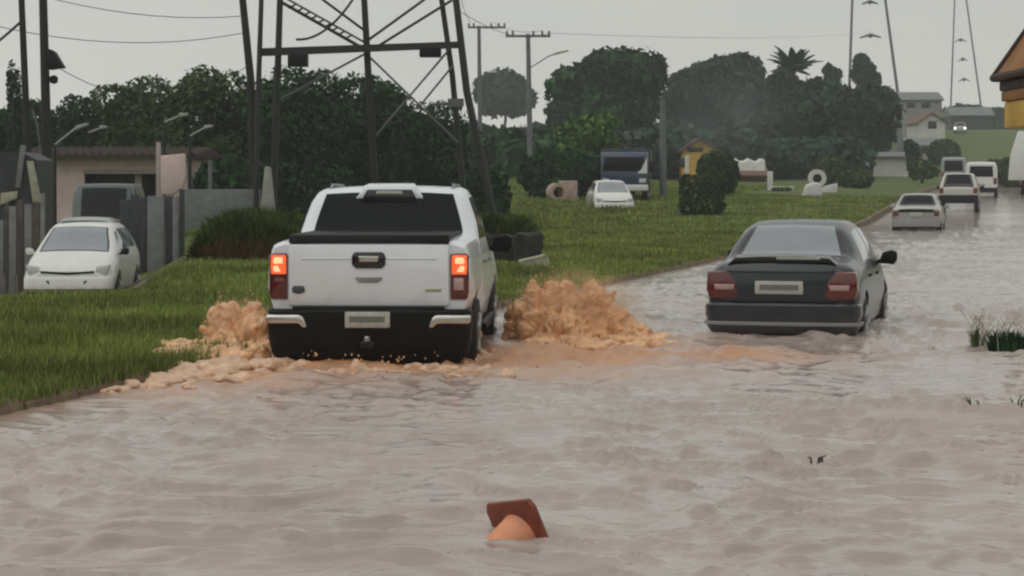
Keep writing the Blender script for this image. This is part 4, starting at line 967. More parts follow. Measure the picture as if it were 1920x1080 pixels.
# ------------------------------------------------------------------ trees
G1 = 'trees behind the pink house and pylon'
tree('tree', 'dark tree with tangled crown at the left edge behind the leaning fence', 20, 188, 210, 88, 'leaf_dark', .42, 16, 12, 21, .1)
tree('tree', 'low dark tree between the two left poles and the pink house roof', 150, 182, 180, 95, 'leaf_dark', .40, 15, 12, 22, .1)
tree('tree', 'olive tree with open top above the pink house', 262, 148, 200, 92, 'leaf_mid', .40, 16, 14, 23, .1)
tree('tree', 'broad dark tree right of the pink house, its flat top dotted with sprays', 390, 128, 230, 84, 'leaf_mid', .38, 16, 15, 24, .06)
tree('tree', 'broad dark tree behind the left pylon legs and the pickup cab', 570, 128, 260, 82, 'leaf_dark', .38, 17, 15, 25, .05)
tree('tree', 'dark tree behind the middle pole of the pylon', 705, 146, 240, 86, 'leaf_dark', .38, 17, 15, 26, .05)
tree('tree', 'dark sloping tree behind the right pylon legs', 800, 190, 170, 80, 'leaf_dark', .36, 17, 13, 27, .05)
tree('tree', 'far bluish dome shaped tree between the two crossarm poles', 945, 134, 124, 330, 'leaf_bluish', 1.1, 5, 12, 28, .02, depth=9)
tree('tree', 'big dark round tree above the bright green tree', 1145, 99, 250, 180, 'leaf_dark', .75, 8, 16, 29, .08, depth=10)
tree('tree', 'hazy broad tree behind the yellow house', 1345, 106, 230, 240, 'leaf_bluish', 1.0, 6, 16, 30, .05, depth=10)
tree('tree', 'hazy lower tree left of the palm', 1425, 150, 130, 230, 'leaf_bluish', .9, 7, 12, 31, .05)
tree('tree', 'bright green tree with feathery top beside the blue lorry', 1092, 213, 150, 112, 'leaf_bright', .40, 14, 13, 32, .2)
tree('tree', 'large hazy dark tree under the second pylon', 1585, 152, 260, 185, 'leaf_bluish', .75, 9, 17, 33, .04, depth=9)
tree('tree', 'hazy dark tree between the palm and the round white sign', 1500, 185, 150, 168, 'leaf_dark', .65, 9, 12, 34, .04)
tree('tree', 'small flat topped tree standing above the canopy left of the second pylon', 1560, 118, 36, 232, 'leaf_bluish', .5, 22, 6, 35, .72)
tree('tree', 'small layered tree seen between the legs of the second pylon', 1622, 100, 58, 236, 'leaf_bluish', .5, 18, 7, 36, .62)
tree('tree', 'thin dark tree in front of the white wall on the hill', 1712, 262, 34, 165, 'leaf_dark', .5, 18, 6, 37, .3)
tree('tree', 'low dark tree on the hill road bend left of the vans', 1728, 300, 62, 150, 'leaf_mid', .45, 18, 8, 38, .1)
tree('tree', 'dark tree left of the white walled house on the hill', 1590, 262, 70, 158, 'leaf_dark', .5, 16, 8, 39, .1)
tree('tree', 'tall narrow tree at the left edge in front of the sky', 25, 118, 34, 84, 'leaf_dark', .3, 24, 9, 40, .3)
for px, top, w, Y, sd, lab in ((1800, 198, 120, 395, 41, 'far bluish tree on the hill crest behind the third pylon'), (1880, 205, 110, 385, 42, 'far tree on the hill crest below the yellow canopy'), (1960, 200, 130, 380, 43, 'far tree on the hill crest beyond the right edge')):
    tree('tree', lab, px, top, w, Y, 'leaf_bluish', 1.2, 5, 9, sd, .02, depth=9)
for px, w, tp, bt, Y, lab in ((1900, 70, 296, 345, 150, 'dark roadside bush below the oncoming car at the right edge'), (1862, 44, 300, 335, 160, 'grey green bush right of the vans'), (1606, 60, 318, 350, 128, 'low bush between the round sign and the white walled house'), (1770, 60, 262, 300, 205, 'bush right of the buff house'), (1560, 70, 300, 345, 135, 'dark bush behind the round white sign')):
    bush('bush', lab, px, w, tp, bt, Y, 'leaf_mid', .22, 40, px % 17, .9)
def palm(px, top, Y):
    k = F / Y; X = (px - CX) / k; g = gz(X, Y); H = EYE + (HY - top) / k - g - 2.2; rs = random.Random(3)
    t = thing('palm_tree', 'palm tree with upright fronds above the hazy trees', 'palm tree', (X, Y, g))
    MB().path([(0, 0, 0), (.2, 0, H * .5), (0, 0, H)], [.25, .18, .15]).build('trunk', 'bark', t)
    for i in range(34):
        a = 2 * math.pi * i / 34 * 3 + rs.uniform(-.2, .2); el = rs.uniform(.0, 1.45); Lf = rs.uniform(2.3, 3.6); v = []; f = []
        dr = Vector((math.cos(a), math.sin(a), 0)); sd = Vector((-math.sin(a), math.cos(a), 0)); p0 = Vector((0, 0, H)); ang = el
        for s_ in range(8):
            wd = .46 * math.sin(math.pi * (s_ + .6) / 8.2); v += [tuple(p0 - sd * wd - Vector((0, 0, wd * .5))), tuple(p0), tuple(p0 + sd * wd - Vector((0, 0, wd * .5)))]
            p0 = p0 + (dr * math.cos(ang) + Vector((0, 0, math.sin(ang)))) * Lf / 8; ang -= .12
        f = [(s_*3 + j, s_*3 + j + 1, s_*3 + j + 4, s_*3 + j + 3) for s_ in range(7) for j in range(2)]
        MB().add(v, f).build('frond', 'leaf_bluish', t)
    return t
palm(1488, 88, 205)
tree('tree', 'leafy tree right under the palm fronds', 1478, 122, 84, 209, 'leaf_bluish', .6, 14, 8, 47, .3)
# banana-like spray beside the middle pole, woods that close the horizon
def woods(name, label, xs, Y, top, dens, leaf, seed, mat='leaf_bluish', tall=None):
    P_, N_ = [], []; rs = random.Random(seed); lobes = []
    for px in xs:
        k = F / Y; yy = Y + rs.uniform(-14, 14); X = (px - CX) / F * yy; g = gz(X, yy); tp = top + rs.uniform(-18, 18); H = EYE + (HY - tp) / F * yy - g
        H = tall * rs.uniform(.7, 1.2) if tall else max(H, 3); lobes.append(((X, yy, g + H * .45), (H * .75, 4, H * .55)))
    p, nn = lobe_points(lobes, dens); co = leaf_cards(p, nn, leaf)
    return tag(link(name, raw_mesh(name, co, np.arange(len(co)), 4), mat), label, 'woods', kind='stuff')
woods('distant_woods', 'low far woods that close the view behind the left trees', range(-260, 1010, 45), 150, 262, 4, .8, 1, 'leaf_dark')
woods('distant_woods', 'low far woods behind the yellow house and under the palm', range(1010, 1620, 40), 215, 250, 3, 1.0, 2)
woods('distant_woods', 'shadowy undergrowth below the hazy trees from the blue lorry to the white walled house', range(1120, 1600, 22), 160, 300, 7, .55, 4, 'leaf_bluish')
woods('distant_woods', 'bluish woods closing the gap under the dome shaped tree', range(860, 1030, 22), 190, 242, 5, .7, 6)
woods('distant_woods', 'unseen row of trees added behind the viewer to darken reflections', range(-6000, 8200, 420), -62, 0, 3, .9, 5, 'leaf_dark', 11)  # added out of view so upright panels and panes mirror something dark
woods('distant_woods', 'far woods along the hill crest at the right', range(1560, 2700, 60), 440, 215, 2, 1.6, 3)

# ------------------------------------------------------------------ pylons, poles, lamps, wires
def member(mb, a, b, r, n=6): mb.tube(a, b, r, r, n)
def portal():
    Y = 66.0; k = F / Y; X = (690 - CX) / k; g = gz(X, Y)
    t = thing('power_pylon', 'dark braced pylon frame with hanging boxes rising behind the pickup', 'pylon', (X, Y, g - .05))
    o0 = Vector((X, Y, g - .05))
    def Q(px, py, dy=0): return P(px, py, Y + dy) - o0
    def leg(pts, wpx, dy, mat='steel_dark'):
        (x0, y0), (x1, y1), (x2, y2) = pts
        s_ = (x0 - x1) / (y0 - y1); top = (x0 + s_ * (-420 - y0), -420); yb = HY + (EYE - g) * k + 4; sb = (x2 - x1) / (y2 - y1); bot = (x2 + sb * (yb - y2), yb)
        r = wpx / k / 2
        MB().path([Q(*bot, dy), Q(x1, y1, dy), Q(x0, y0, dy), Q(*top, dy)], [r * 1.1, r, r * .9, r * .7], 8).build('leg', mat, t)
    leg([(455, 0), (470, 150), (478, 390)], 15, .6, 'pole_dark')
    leg([(490, 0), (485, 150), (480, 390)], 10, -.6)
    leg([(525, 0), (519, 190), (512, 390)], 13, 0)
    leg([(828, 0), (848, 140), (866, 330)], 11, .5)
    leg([(855, 0), (875, 170), (908, 325)], 14, -.3)
    leg([(683, 0), (690, 130), (703, 340)], 13, 0, 'pole_dark')
    MB().prism([(-.12, -.1), (.12, -.1), (.12, .1), (-.12, .1)], 'xy', 0, 0.02)
    bm_ = MB(); a = Q(488, 98, -.2); b2 = Q(862, 84, -.2)
    bm_.add([a + Vector((0, -.1, -.12)), a + Vector((0, .1, -.12)), a + Vector((0, .1, .12)), a + Vector((0, -.1, .12)), b2 + Vector((0, -.1, -.10)), b2 + Vector((0, .1, -.10)), b2 + Vector((0, .1, .10)), b2 + Vector((0, -.1, .10))], [(0, 1, 2, 3), (7, 6, 5, 4), (0, 4, 5, 1), (1, 5, 6, 2), (2, 6, 7, 3), (3, 7, 4, 0)])
    bm_.build('crossbeam', 'steel_dark', t)
    br = [((524, 2), (690, 96), .075), ((528, -8), (692, 84), .05), ((692, 74), (836, -30), .06), ((700, 92), (848, 0), .06), ((690, 104), (860, 268), .05), ((843, 92), (698, 262), .05), ((850, 122), (782, 205), .05), ((690, 98), (517, 190), .05),
          ((690, 62), (525, -60), .06), ((846, -110), (470, -110), .08), ((846, -300), (455, -300), .08), ((832, -110), (683, -295), .06), ((524, -110), (683, -295), .06)]
    for (p, q, r) in br:
        mb = MB(); member(mb, Q(*p, .1), Q(*q, .1), r * .72); mb.build('brace', 'steel_grey' if r < .058 else 'steel_dark', t)
    mb = MB()     # lattice bars on the left upper brace
    for i in range(9):
        s_ = (i + .2) / 9.4; member(mb, Q(538 + 124 * s_, 14 + 67 * s_, .1), Q(545 + 123 * (s_ + .05), 4 + 68 * (s_ + .05), .1), .03)
    mb.build('lacing', 'steel_dark', t)
    for (x0, y0, x1, y1, dp) in ((541, 96, 577, 125, .5), (787, 84, 827, 107, .5)):
        a = Q(x0, y1, 0); b2 = Q(x1, y0, 0)
        MB().box((a.x, -.28, a.z), (b2.x, .28, b2.z - .02)).box((a.x + .06, -.3, a.z + .08), (b2.x - .06, -.285, b2.z - .1)).build('switch_box', 'black_plastic', t, .03)
    mb = MB(); member(mb, Q(806, 196, 0), Q(866, 193, 0), .05); mb.box(tuple(Q(846, 200, 0) - Vector((.1, .12, .0))), tuple(Q(866, 185, 0) + Vector((.06, .12, .0)))); mb.build('bracket', 'steel_grey', t)
    a = Q(502, 392, -.6); MB().prism([(a.x - .26, 0), (a.x + .32, 0), (a.x + .10, 2.05), (a.x - .05, 2.05)], 'xz', -1.0, -.55).build('footing', 'concrete', t, .05)
portal()
def far_pylon(label, pts, Y, haze_rungs, top=-120):
    (xl0, xr0, y0), (xl1, xr1, y1) = pts; k = F / Y; X = ((xl1 + xr1) / 2 - CX) / k; g = gz(X, Y); o0 = Vector((X, Y, g - .1)); t = thing('power_pylon', label, 'pylon', o0)
    def ex(x0, x1, y): return x0 + (x1 - x0) * (y - y0) / (y1 - y0)
    yb = HY + (EYE - g) * k
    for xa, xb, w in ((xl0, xl1, .20), (xr0, xr1, .22)):
        for dy in (-2.2, 2.2):
            MB().tube(P(ex(xa, xb, yb), yb, Y + dy) - o0, P(ex(xa, xb, top), top, Y + dy * .4) - o0, w, w * .7, 6).build('leg', 'steel_grey', t)
    ys_ = [yb - (yb - top) * i / 7 for i in range(8)]
    for dy in (-2.0, 2.0):
        mb = MB()
        for i in range(7):
            mb.tube(P(ex(xl0, xl1, ys_[i]), ys_[i], Y + dy) - o0, P(ex(xl0, xl1, ys_[i+1]), ys_[i+1], Y + dy) - o0, .05, .05, 5)
        mb.build('bracing', 'steel_grey', t)
    for (x0, y_, x1) in haze_rungs:
        MB().path([P(x0, y_ + 3, Y) - o0, P((x0 + x1) / 2, y_ - 3, Y) - o0, P(x1, y_ + 2, Y) - o0], [.10, .2, .10], 6).tube(P((x0 + x1) / 2, y_ - 4, Y) - o0, P((x0 + x1) / 2, y_ + 3, Y) - o0, .3, .2, 6).build('platform', 'steel_grey', t)
    return t
far_pylon('tall two legged pylon behind the hazy trees, middle one of the row', [(1598, 1660, 0), (1593, 1680, 150)], 285, [(1616, 5, 1646), (1612, 68, 1652), (1600, 110, 1632)])
far_pylon('faint pylon farthest away on the hill, left of the yellow canopy', [(1790, 1812, 0), (1783, 1838, 190)], 470, [(1790, 76, 1812), (1796, 112, 1814), (1797, 150, 1818)])

def utility_pole(label, px, top, wpx, Y, arm=None, mat='pole_grey', lean=0, extra=None, base_px=None):
    k = F / Y; X = (px - CX) / k; g = gz(X, Y); H = EYE + (HY - top) / k - g; r = wpx / k / 2
    t = thing('utility_pole', label, 'utility pole', (X, Y, g - .05)); dx = lean / k
    MB().path([(0, 0, 0), (dx * .5, 0, H * .5), (dx, 0, H)], [r * 1.15, r, r * .8], 10).build('pole', mat, t)
    if arm:
        a0, a1, ty = arm; z = EYE + (HY - ty) / k - g
        MB().box(((a0 - px) / k, -.07, z - .07), ((a1 - px) / k, .07, z + .07)).build('crossarm', 'steel_grey', t, .01)
        for i, s_ in enumerate((.03, .16, .62, .82, .97)):
            x = (a0 - px + (a1 - a0) * s_) / k; MB().lathe([(.04, 0), (.09, .05), (.05, .12), (.08, .17), (.03, .25)], 8, 'z', (x, 0, z + .07)).build('insulator', 'steel_grey', t)
    return t, k, g
utility_pole('farther grey pole with one crossarm above the dome shaped tree', 901, 47, 8, 150, (877, 948, 50), 'pole_grey', -3)
t, k, g = utility_pole('nearer grey pole with one crossarm and a street lamp arm', 995, 62, 10, 125, (948, 1032, 66), 'pole_grey', -5)
zz = lambda py: EYE + (HY - py) / k - g
MB().path([(.0, 0, zz(125)), ((1030 - 995) / k, 0, zz(103)), ((1062 - 995) / k, 0, zz(95))], .035, 6).build('lamp_arm', 'steel_grey', t)
MB().prism([((1038 - 995) / k, zz(101)), ((1066 - 995) / k, zz(95)), ((1066 - 995) / k, zz(92)), ((1040 - 995) / k, zz(97))], 'xz', -.14, .14).build('lamp_head', 'lamp_head', t, .02)
utility_pole('bluish pole rising behind the blue lorry beside the yellow house', 1243, 185, 13, 104, None, 'pole_grey')
utility_pole('short dark pole standing behind the cab of the blue lorry', 1186, 250, 9, 108, (1172, 1202, 256), 'pole_dark')
t, k, g = utility_pole('left one of the two dark poles at the upper left edge', 60, -160, 13, 62, None, 'pole_dark', -26)
t, k, g = utility_pole('thick dark pole with a black lamp bracket, right one of the two at upper left', 93, -160, 17, 60, None, 'pole_dark', -16)
zz = lambda py: EYE + (HY - py) / k - g
MB().prism([(.0, zz(88)), ((104 - 93) / k, zz(94)), ((122 - 93) / k, zz(124)), ((112 - 93) / k, zz(125)), (.0, zz(128))], 'xz', -.22, .22).build('shade', 'black_plastic', t, .03)
MB().lathe([(.03, -.12), (.11, -.08), (.12, .06), (.05, .12)], 12, 'z', ((101 - 93) / k, 0, zz(146))).tube((0, 0, zz(142)), ((101 - 93) / k, 0, zz(140)), .03).build('lantern', 'black_plastic', t)
MB().path([(-.5, 0, zz(200)), (-.35, 0, zz(230)), (-.2, 0, zz(300))], .03).build('conduit', 'steel_grey', t)
def street_lamp(label, px0, py0, px1, py1, Y):
    k = F / Y; X = (px0 - CX) / k; g = gz(X, Y); z0 = EYE + (HY - py0) / k - g; z1 = EYE + (HY - py1) / k - g; dx = (px1 - px0) / k
    t = thing('street_lamp', label, 'street lamp', (X, Y, g - .05), 0, 'street lamps before the left trees')
    MB().path([(0, 0, 0), (0, 0, z0)], [.06, .045]).build('post', 'pole_dark', t)
    MB().path([(0, 0, z0), (dx * .55, 0, z0 + (z1 - z0) * .7), (dx * .8, 0, z1 - .02)], .03, 6).build('arm', 'lamp_head', t)
    MB().prism([(dx * .62, z0 + (z1 - z0) * .70), (dx * 1.0, z1 - .04), (dx * 1.02, z1 + .05), (dx * .66, z0 + (z1 - z0) * .70 + .13)], 'xz', -.13, .13).build('lamp_head', 'lamp_head', t, .02)
street_lamp('street lamp with a long pale arm over the pink house roof', 103, 268, 164, 230, 63)
street_lamp('street lamp with a faint short head right of the long pale arm', 166, 246, 200, 236, 76)
street_lamp('street lamp with a pale tilted head above the right end of the pink house', 308, 226, 352, 212, 70)
street_lamp('street lamp with a pale tilted head right of the pink house', 356, 252, 398, 234, 70)
def wire(label, pts, sag=.4, r=.018):
    mb = MB(); 
    for a, b2 in zip(pts[:-1], pts[1:]):
        a = Vector(a); b2 = Vector(b2); prev = a
        for i in range(1, 13):
            s_ = i / 12; q = a.lerp(b2, s_) - Vector((0, 0, sag * 4 * s_ * (1 - s_))); mb.tube(prev, q, r, r, 5); prev = q
    o = mb.build('overhead_wire', 'steel_dark'); return tag(o, label, 'wire')
wire('thin sagging wire from the thick left pole to the pylon', [P(95, 118, 60), P(470, 120, 66)], 1.0, .012)
wire('thick wire running from the left edge up to the left pole', [P(-60, 120, 62), P(42, 38, 62)], .05, .04)
wire('wire from the farther grey pole to the pylon', [P(884, 40, 150), P(848, -70, 66)], .5, .014)
wire('wire between the tops of the two grey crossarm poles', [P(925, 42, 150), P(1015, 58, 125)], .3, .014)
wire('curved cable hanging from the pylon top to its left leg', [P(662, -2, 66), P(555, 74, 66)], .35, .04)

for i, (a, b2, lab) in enumerate(((P(456, 30, 66), P(-80, -60, 60), 'upper wire slanting from the pylon to the upper left'), (P(456, 62, 66), P(-80, 30, 60), 'lower wire slanting from the pylon to the upper left'), (P(860, 20, 66), P(1028, 62, 125), 'wire from the right pylon legs to the nearer grey pole'), (P(1028, 62, 125), P(1640, 60, 285), 'long wire from the nearer grey pole towards the second pylon'))):
    wire(lab, [a, b2], .5, .012)

# ------------------------------------------------------------------ pink house and yard on the left
def house_box(mb, a, b): return mb.box(a, b)
def pink_house():
    Y = 74.0; k = F / Y; X0 = (60 - CX) / k; X1 = (352 - CX) / k; g = gz(-13, Y); W_ = X1 - X0
    t = thing('pink_house', 'low pink house with a brown tiled roof behind the left yard', 'house', (X0, Y, g))
    zt = EYE + (HY - 287) / k - g; zx = lambda px: (px - 60) / k; zz = lambda py: EYE + (HY - py) / k - g
    # wall as a ring of panels round the garage opening
    w = MB().box((0, 0, 0), (zx(158), .2, zt)).box((zx(158), 0, zz(322)), (zx(300), .2, zt)).box((zx(300), 0, 0), (W_, .2, zt)).box((0, 5.8, 0), (W_, 6, zt)).box((0, .2, 0), (.2, 5.8, zt)).box((W_ - .2, .2, 0), (W_, 5.8, zt))
    w.build('wall', 'pink_wall', t)
    MB().box((zx(160), 1.6, 0), (zx(298), 1.7, zz(324))).build('garage_back', 'dark_window', t)
    MB().box((zx(156), -.05, zz(326)), (zx(302), -.003, zz(318))).build('lintel', 'buff_wall', t)
    MB().box((zx(250), .3, 0), (zx(262), .5, zz(326))).build('pillar', 'buff_wall', t)
    rf = MB().add([(-.5, -.7, zt - .05), (W_ + .4, -.7, zt - .05), (W_ + .4, 3, zt + .22), (-.5, 3, zt + .22), (W_ + .4, 6.6, zt - .05), (-.5, 6.6, zt - .05), (-.5, -.7, zt - .17), (W_ + .4, -.7, zt - .17), (W_ + .4, 6.6, zt - .17), (-.5, 6.6, zt - .17)],
                  [(0, 1, 2, 3), (3, 2, 4, 5), (0, 6, 7, 1), (1, 7, 8, 4), (4, 8, 9, 5), (5, 9, 6, 0), (6, 9, 8, 7), (1, 4, 2), (0, 3, 5)]).build('roof', 'roof_brown', t)
    mb = MB()
    for i in range(22):
        x = -.5 + (W_ + .9) * (i + .5) / 22; mb.tube((x, -.72, zt - .03), (x, 3, zt + .24), .05, .05, 6)
    mb.build('tile_rib', 'roof_brown', rf)
    return t
pink_house()
Y = 66.0; k = F / Y; X = (322 - CX) / k; g = gz(X, Y); zz = lambda py: EYE + (HY - py) / k - g
o = MB().prism([(-22/k, zz(292)), (26/k, zz(288)), (27/k, zz(330)), (20/k, zz(352)), (2/k, zz(366)), (-18/k, zz(364)), (-24/k, zz(340))], 'xz', -.1, .1)
t = thing('wall_panel', 'pale pink upright panel with a tapered lower edge by the gate', 'panel', (X, Y, g)); o.build('panel', 'pink_wall', t, .04)
MB().box((-.15, -.08, 0), (.05, .08, zz(360))).build('post', 'gate_post', t)
post('pale_pole', 'thin pale pole rising above the pink house roof', 297, 264, 8, 64, 'buff_wall', 'pole')
post('thin_post', 'thin grey post between the pink house and the pylon', 394, 298, 7, 68, 'pole_grey')
o = MB().box((-1.25, 0, 0), (1.25, .2, 1.35)).build('garden_wall', 'gate_post', None, .02); o.location = P(412, 420, 66) * 1; o.location.z = gz(-9, 66) - .05; tag(o, 'low grey garden wall between the pink house and the pylon legs', 'wall')
# gate with its posts
def gate():
    Y = 46.0; k = F / Y; X = (240 - CX) / k; g = gz(X, Y); t = thing('yard_gate', 'dark sheet metal gate with grey posts behind the white hatchback', 'gate', (X, Y, g - .03)); zz = lambda py: EYE + (HY - py) / k - g
    for i, (a, b2, tp) in enumerate(((225, 244, 372), (245, 262, 362), (263, 276, 368), (310, 323, 366), (336, 346, 352))):
        MB().box(((a - 240) / k, -.02, .02), ((b2 - 240) / k, .03, zz(tp))).build('panel', 'gate_metal', t, .01)
    for (a, b2, tp) in ((277, 308, 365), (324, 334, 366)):
        MB().box(((a - 240) / k, -.08, 0), ((b2 - 240) / k, .10, zz(tp))).build('post', 'gate_post', t, .015)
gate()
def palisade():
    Y = 44.0; k = F / Y; t = thing('board_fence', 'old palisade of dark boards and pale posts at the left edge', 'fence', ((30 - CX) / k, Y, gz((30 - CX) / k, Y) - .03)); g = gz((30 - CX) / k, Y); zz = lambda py: EYE + (HY - py) / k - g
    for (a, b2, tp, m_) in ((-60, -44, 392, 'old_wood'), (-40, -26, 398, 'gate_post'), (-22, -9, 388, 'old_wood'), (-7, 7, 410, 'gate_post'), (9, 16, 378, 'old_wood'), (17, 31, 384, 'gate_post'), (33, 44, 372, 'old_wood'), (46, 60, 380, 'gate_post'), (61, 74, 376, 'old_wood'), (76, 84, 360, 'gate_post')):
        MB().box(((a - 30) / k, -.03, 0), ((b2 - 30) / k, .03, zz(tp))).build('post' if m_ == 'gate_post' else 'board', m_, t, .01)
    MB().box((-95 / k, .035, .5), (60 / k, .07, .6)).build('rail', 'old_wood', t, .005)
palisade()
def leaning():
    Y = 53.0; k = F / Y; X = (40 - CX) / k; g = gz(X, Y); zz = lambda py: EYE + (HY - py) / k - g
    t = thing('lean_to', 'small dark lean-to with slanting pale boards at the left edge', 'shed', (X, Y, g))
    MB().prism([(-70 / k, 0), (28 / k, 0), (28 / k, zz(300)), (-2 / k, zz(285)), (-70 / k, zz(285))], 'xz', .1, 2.0).build('wall', 'gate_metal', t)
    MB().prism([(-12 / k, zz(352)), (-2 / k, zz(352)), (8 / k, zz(272)), (-2 / k, zz(272))], 'xz', 0, .09).build('board', 'gate_post', t, .01)
    MB().prism([(22 / k, zz(380)), (38 / k, zz(380)), (22 / k, zz(302)), (10 / k, zz(302))], 'xz', -.02, .06).build('board', 'stone_pale', t, .01)
    MB().prism([(-40 / k, zz(385)), (-8 / k, zz(372)), (-6 / k, zz(358)), (-38 / k, zz(362))], 'xz', -.04, .05).build('sheet', 'stone_pale', t, .01)
leaning()

# ------------------------------------------------------------------ houses and clutter on the right
def small_house(name, label, px0, px1, eave, ridge_, base, Y, wall, roof, openings=(), depth=5, gable_front=False, yaw=0):
    k = F / Y; X = ((px0 + px1) / 2 - CX) / k; g = gz(X, Y); zz = lambda py: EYE + (HY - py) / k - g; w = (px1 - px0) / k / 2; ze = zz(eave); zr = zz(ridge_)
    t = thing(name, label, 'house', (X, Y, g - .3), yaw)
    if gable_front:
        MB().prism([(-w, 0), (w, 0), (w, ze), (0, zr - .12), (-w, ze)], 'xz', 0, depth).build('wall', wall, t)
        ov = .25
        for sd in (-1, 1):
            MB().prism([(0, zr), (sd * (w + ov), ze - ov * (zr - ze) / w), (sd * (w + ov), ze - ov * (zr - ze) / w - .14), (0, zr - .14)], 'xz', -.4, depth + .3).build('roof', roof, t)
    else:
        MB().box((-w, 0, 0), (w, depth, ze)).build('wall', wall, t)
        MB().prism([(-.4, ze - .02), (depth / 2, zr), (depth + .4, ze - .02), (depth + .4, ze - .14), (-.4, ze - .14)], 'yz', -w - .25, w + .25).build('roof', roof, t)
    for (a, b2, c, d_) in openings:
        f_ = MB().box(((a - (px0 + px1) / 2) / k, -.05, zz(d_)), ((b2 - (px0 + px1) / 2) / k, .06, zz(c))).build('window', 'dark_window', t, .02)
    return t
small_house('yellow_house', 'yellow house with a brown gable roof above the clipped bush', 1280, 1344, 270, 250, 345, 145, 'yellow_wall', 'roof_brown', [(1288, 1318, 267, 277), (1274, 1284, 288, 306)], 5, True)
post('white_post', 'white post before the yellow house', 1288, 290, 7, 122, 'white_wall')
small_house('brick_house', 'dull red walled house with a pale awning right of the clipped bush', 1368, 1436, 320, 300, 362, 150, 'maroon_wall', 'roof_clay', [], 5)
Y = 148.5; k = F / Y; X = (1402 - CX) / k; zz = lambda py: EYE + (HY - py) / k
mb = MB(); v = []
for i in range(9):
    x = (-30 + 60 * i / 8) / k; b_ = .12 * math.sin(i * 1.9) + .1; v += [(x, -.9, zz(320)), (x, -.75, zz(306) + b_), (x, .3, zz(302) + b_), (x, .3, zz(318))]
f = [(i*4 + j, i*4 + (j+1) % 4, (i+1)*4 + (j+1) % 4, (i+1)*4 + j) for i in range(8) for j in range(4)] + [(0, 1, 2, 3), (35, 34, 33, 32)]
o = mb.add(v, f).build('awning', 'canvas'); o.location = (X, Y, 0); tag(o, 'lumpy whitish awning along the front of the dull red house', 'awning')
# white L shaped frame, round sign
Y = 122.0; k = F / Y; X = (1462 - CX) / k; g = gz(X, Y); zz = lambda py: EYE + (HY - py) / k - g
t = thing('metal_rack', 'white L shaped metal rack on the grass left of the round sign', 'rack', (X, Y, g - .1))
MB().box((-23 / k, -.1, zz(356)), (-13 / k, .1, zz(318))).build('upright', 'white_wall', t, .03)
MB().box((-23 / k, -.12, zz(358)), (26 / k, .12, zz(346))).build('rail', 'white_wall', t, .03)
for x in (-18, 20): MB().box((x / k - .05, -.05, 0), (x / k + .05, .05, zz(357))).build('leg', 'pole_grey', t)
Y = 116.0; k = F / Y; X = (1532 - CX) / k; g = gz(X, Y); zz = lambda py: EYE + (HY - py) / k - g
t = thing('round_sign', 'round white ring shaped sign with a dark centre on a short base', 'sign', (X, Y, g - .1)); zc = zz(331); r0 = 17 / k
n_ = 28; v = []
for r, y_ in ((r0, -.1), (r0, .1), (r0 * .5, .1), (r0 * .5, -.1)):
    v += [(r * math.cos(2*math.pi*i/n_), y_, zc + r * math.sin(2*math.pi*i/n_)) for i in range(n_)]
f = [(j*n_ + i, j*n_ + (i+1) % n_, ((j+1) % 4)*n_ + (i+1) % n_, ((j+1) % 4)*n_ + i) for j in range(4) for i in range(n_)]
MB().add(v, f).build('ring', 'white_wall', t)
o = MB().lathe([(r0 * .52, -.05), (r0 * .52, .05)], 24, 'x').build('centre', 'black_plastic', t); o.rotation_euler = (0, 0, R(90)); o.location = (0, 0, zc)
MB().prism([(-.4, 0), (1.05, 0), (1.1, zz(340)), (.45, zz(345)), (.2, zz(350)), (-.3, zz(352))], 'xz', -.2, .2).build('base', 'white_wall', t, .04)
o = MB().prism([(-.5, 0), (.5, 0), (.46, .55), (.30, .75), (-.3, .62)], 'xz', -.3, .3).build('white_sack', 'canvas', None, .12, 3); Y = 108; o.location = ((1522 - CX) / F * Y, Y, gz((1522 - CX) / F * Y, Y) - .02); tag(o, 'small white sack on the grass in front of the round sign', 'sack')
small_house('white_house', 'long white walled house low on the hill beyond the grass bank', 1606, 1702, 285, 277, 322, 168, 'white_wall', 'roof_grey', [(1630, 1638, 296, 310)], 5)
small_house('grey_roof_house', 'grey roofed house highest on the hill, left of the third pylon', 1690, 1766, 182, 166, 205, 270, 'grey_wall', 'roof_grey', [(1700, 1716, 188, 198), (1728, 1744, 188, 198)], 7)
small_house('gable_house', 'white gabled house halfway up the hill', 1722, 1772, 222, 205, 250, 240, 'white_wall', 'roof_clay', [(1740, 1756, 222, 236)], 7, True)
small_house('buff_house', 'pinkish buff house at the bottom of the hill street', 1706, 1772, 266, 252, 300, 212, 'buff_wall', 'roof_grey', [(1728, 1744, 270, 282), (1752, 1764, 270, 282)], 6)
small_house('grey_shed', 'bluish grey shed on the hill crest behind the oncoming car', 1784, 1862, 212, 196, 250, 330, 'gate_metal', 'roof_grey', [], 6)
post('grey_column', 'bluish upright column at the left of the white walled house', 1687, 240, 9, 178, 'gate_post')

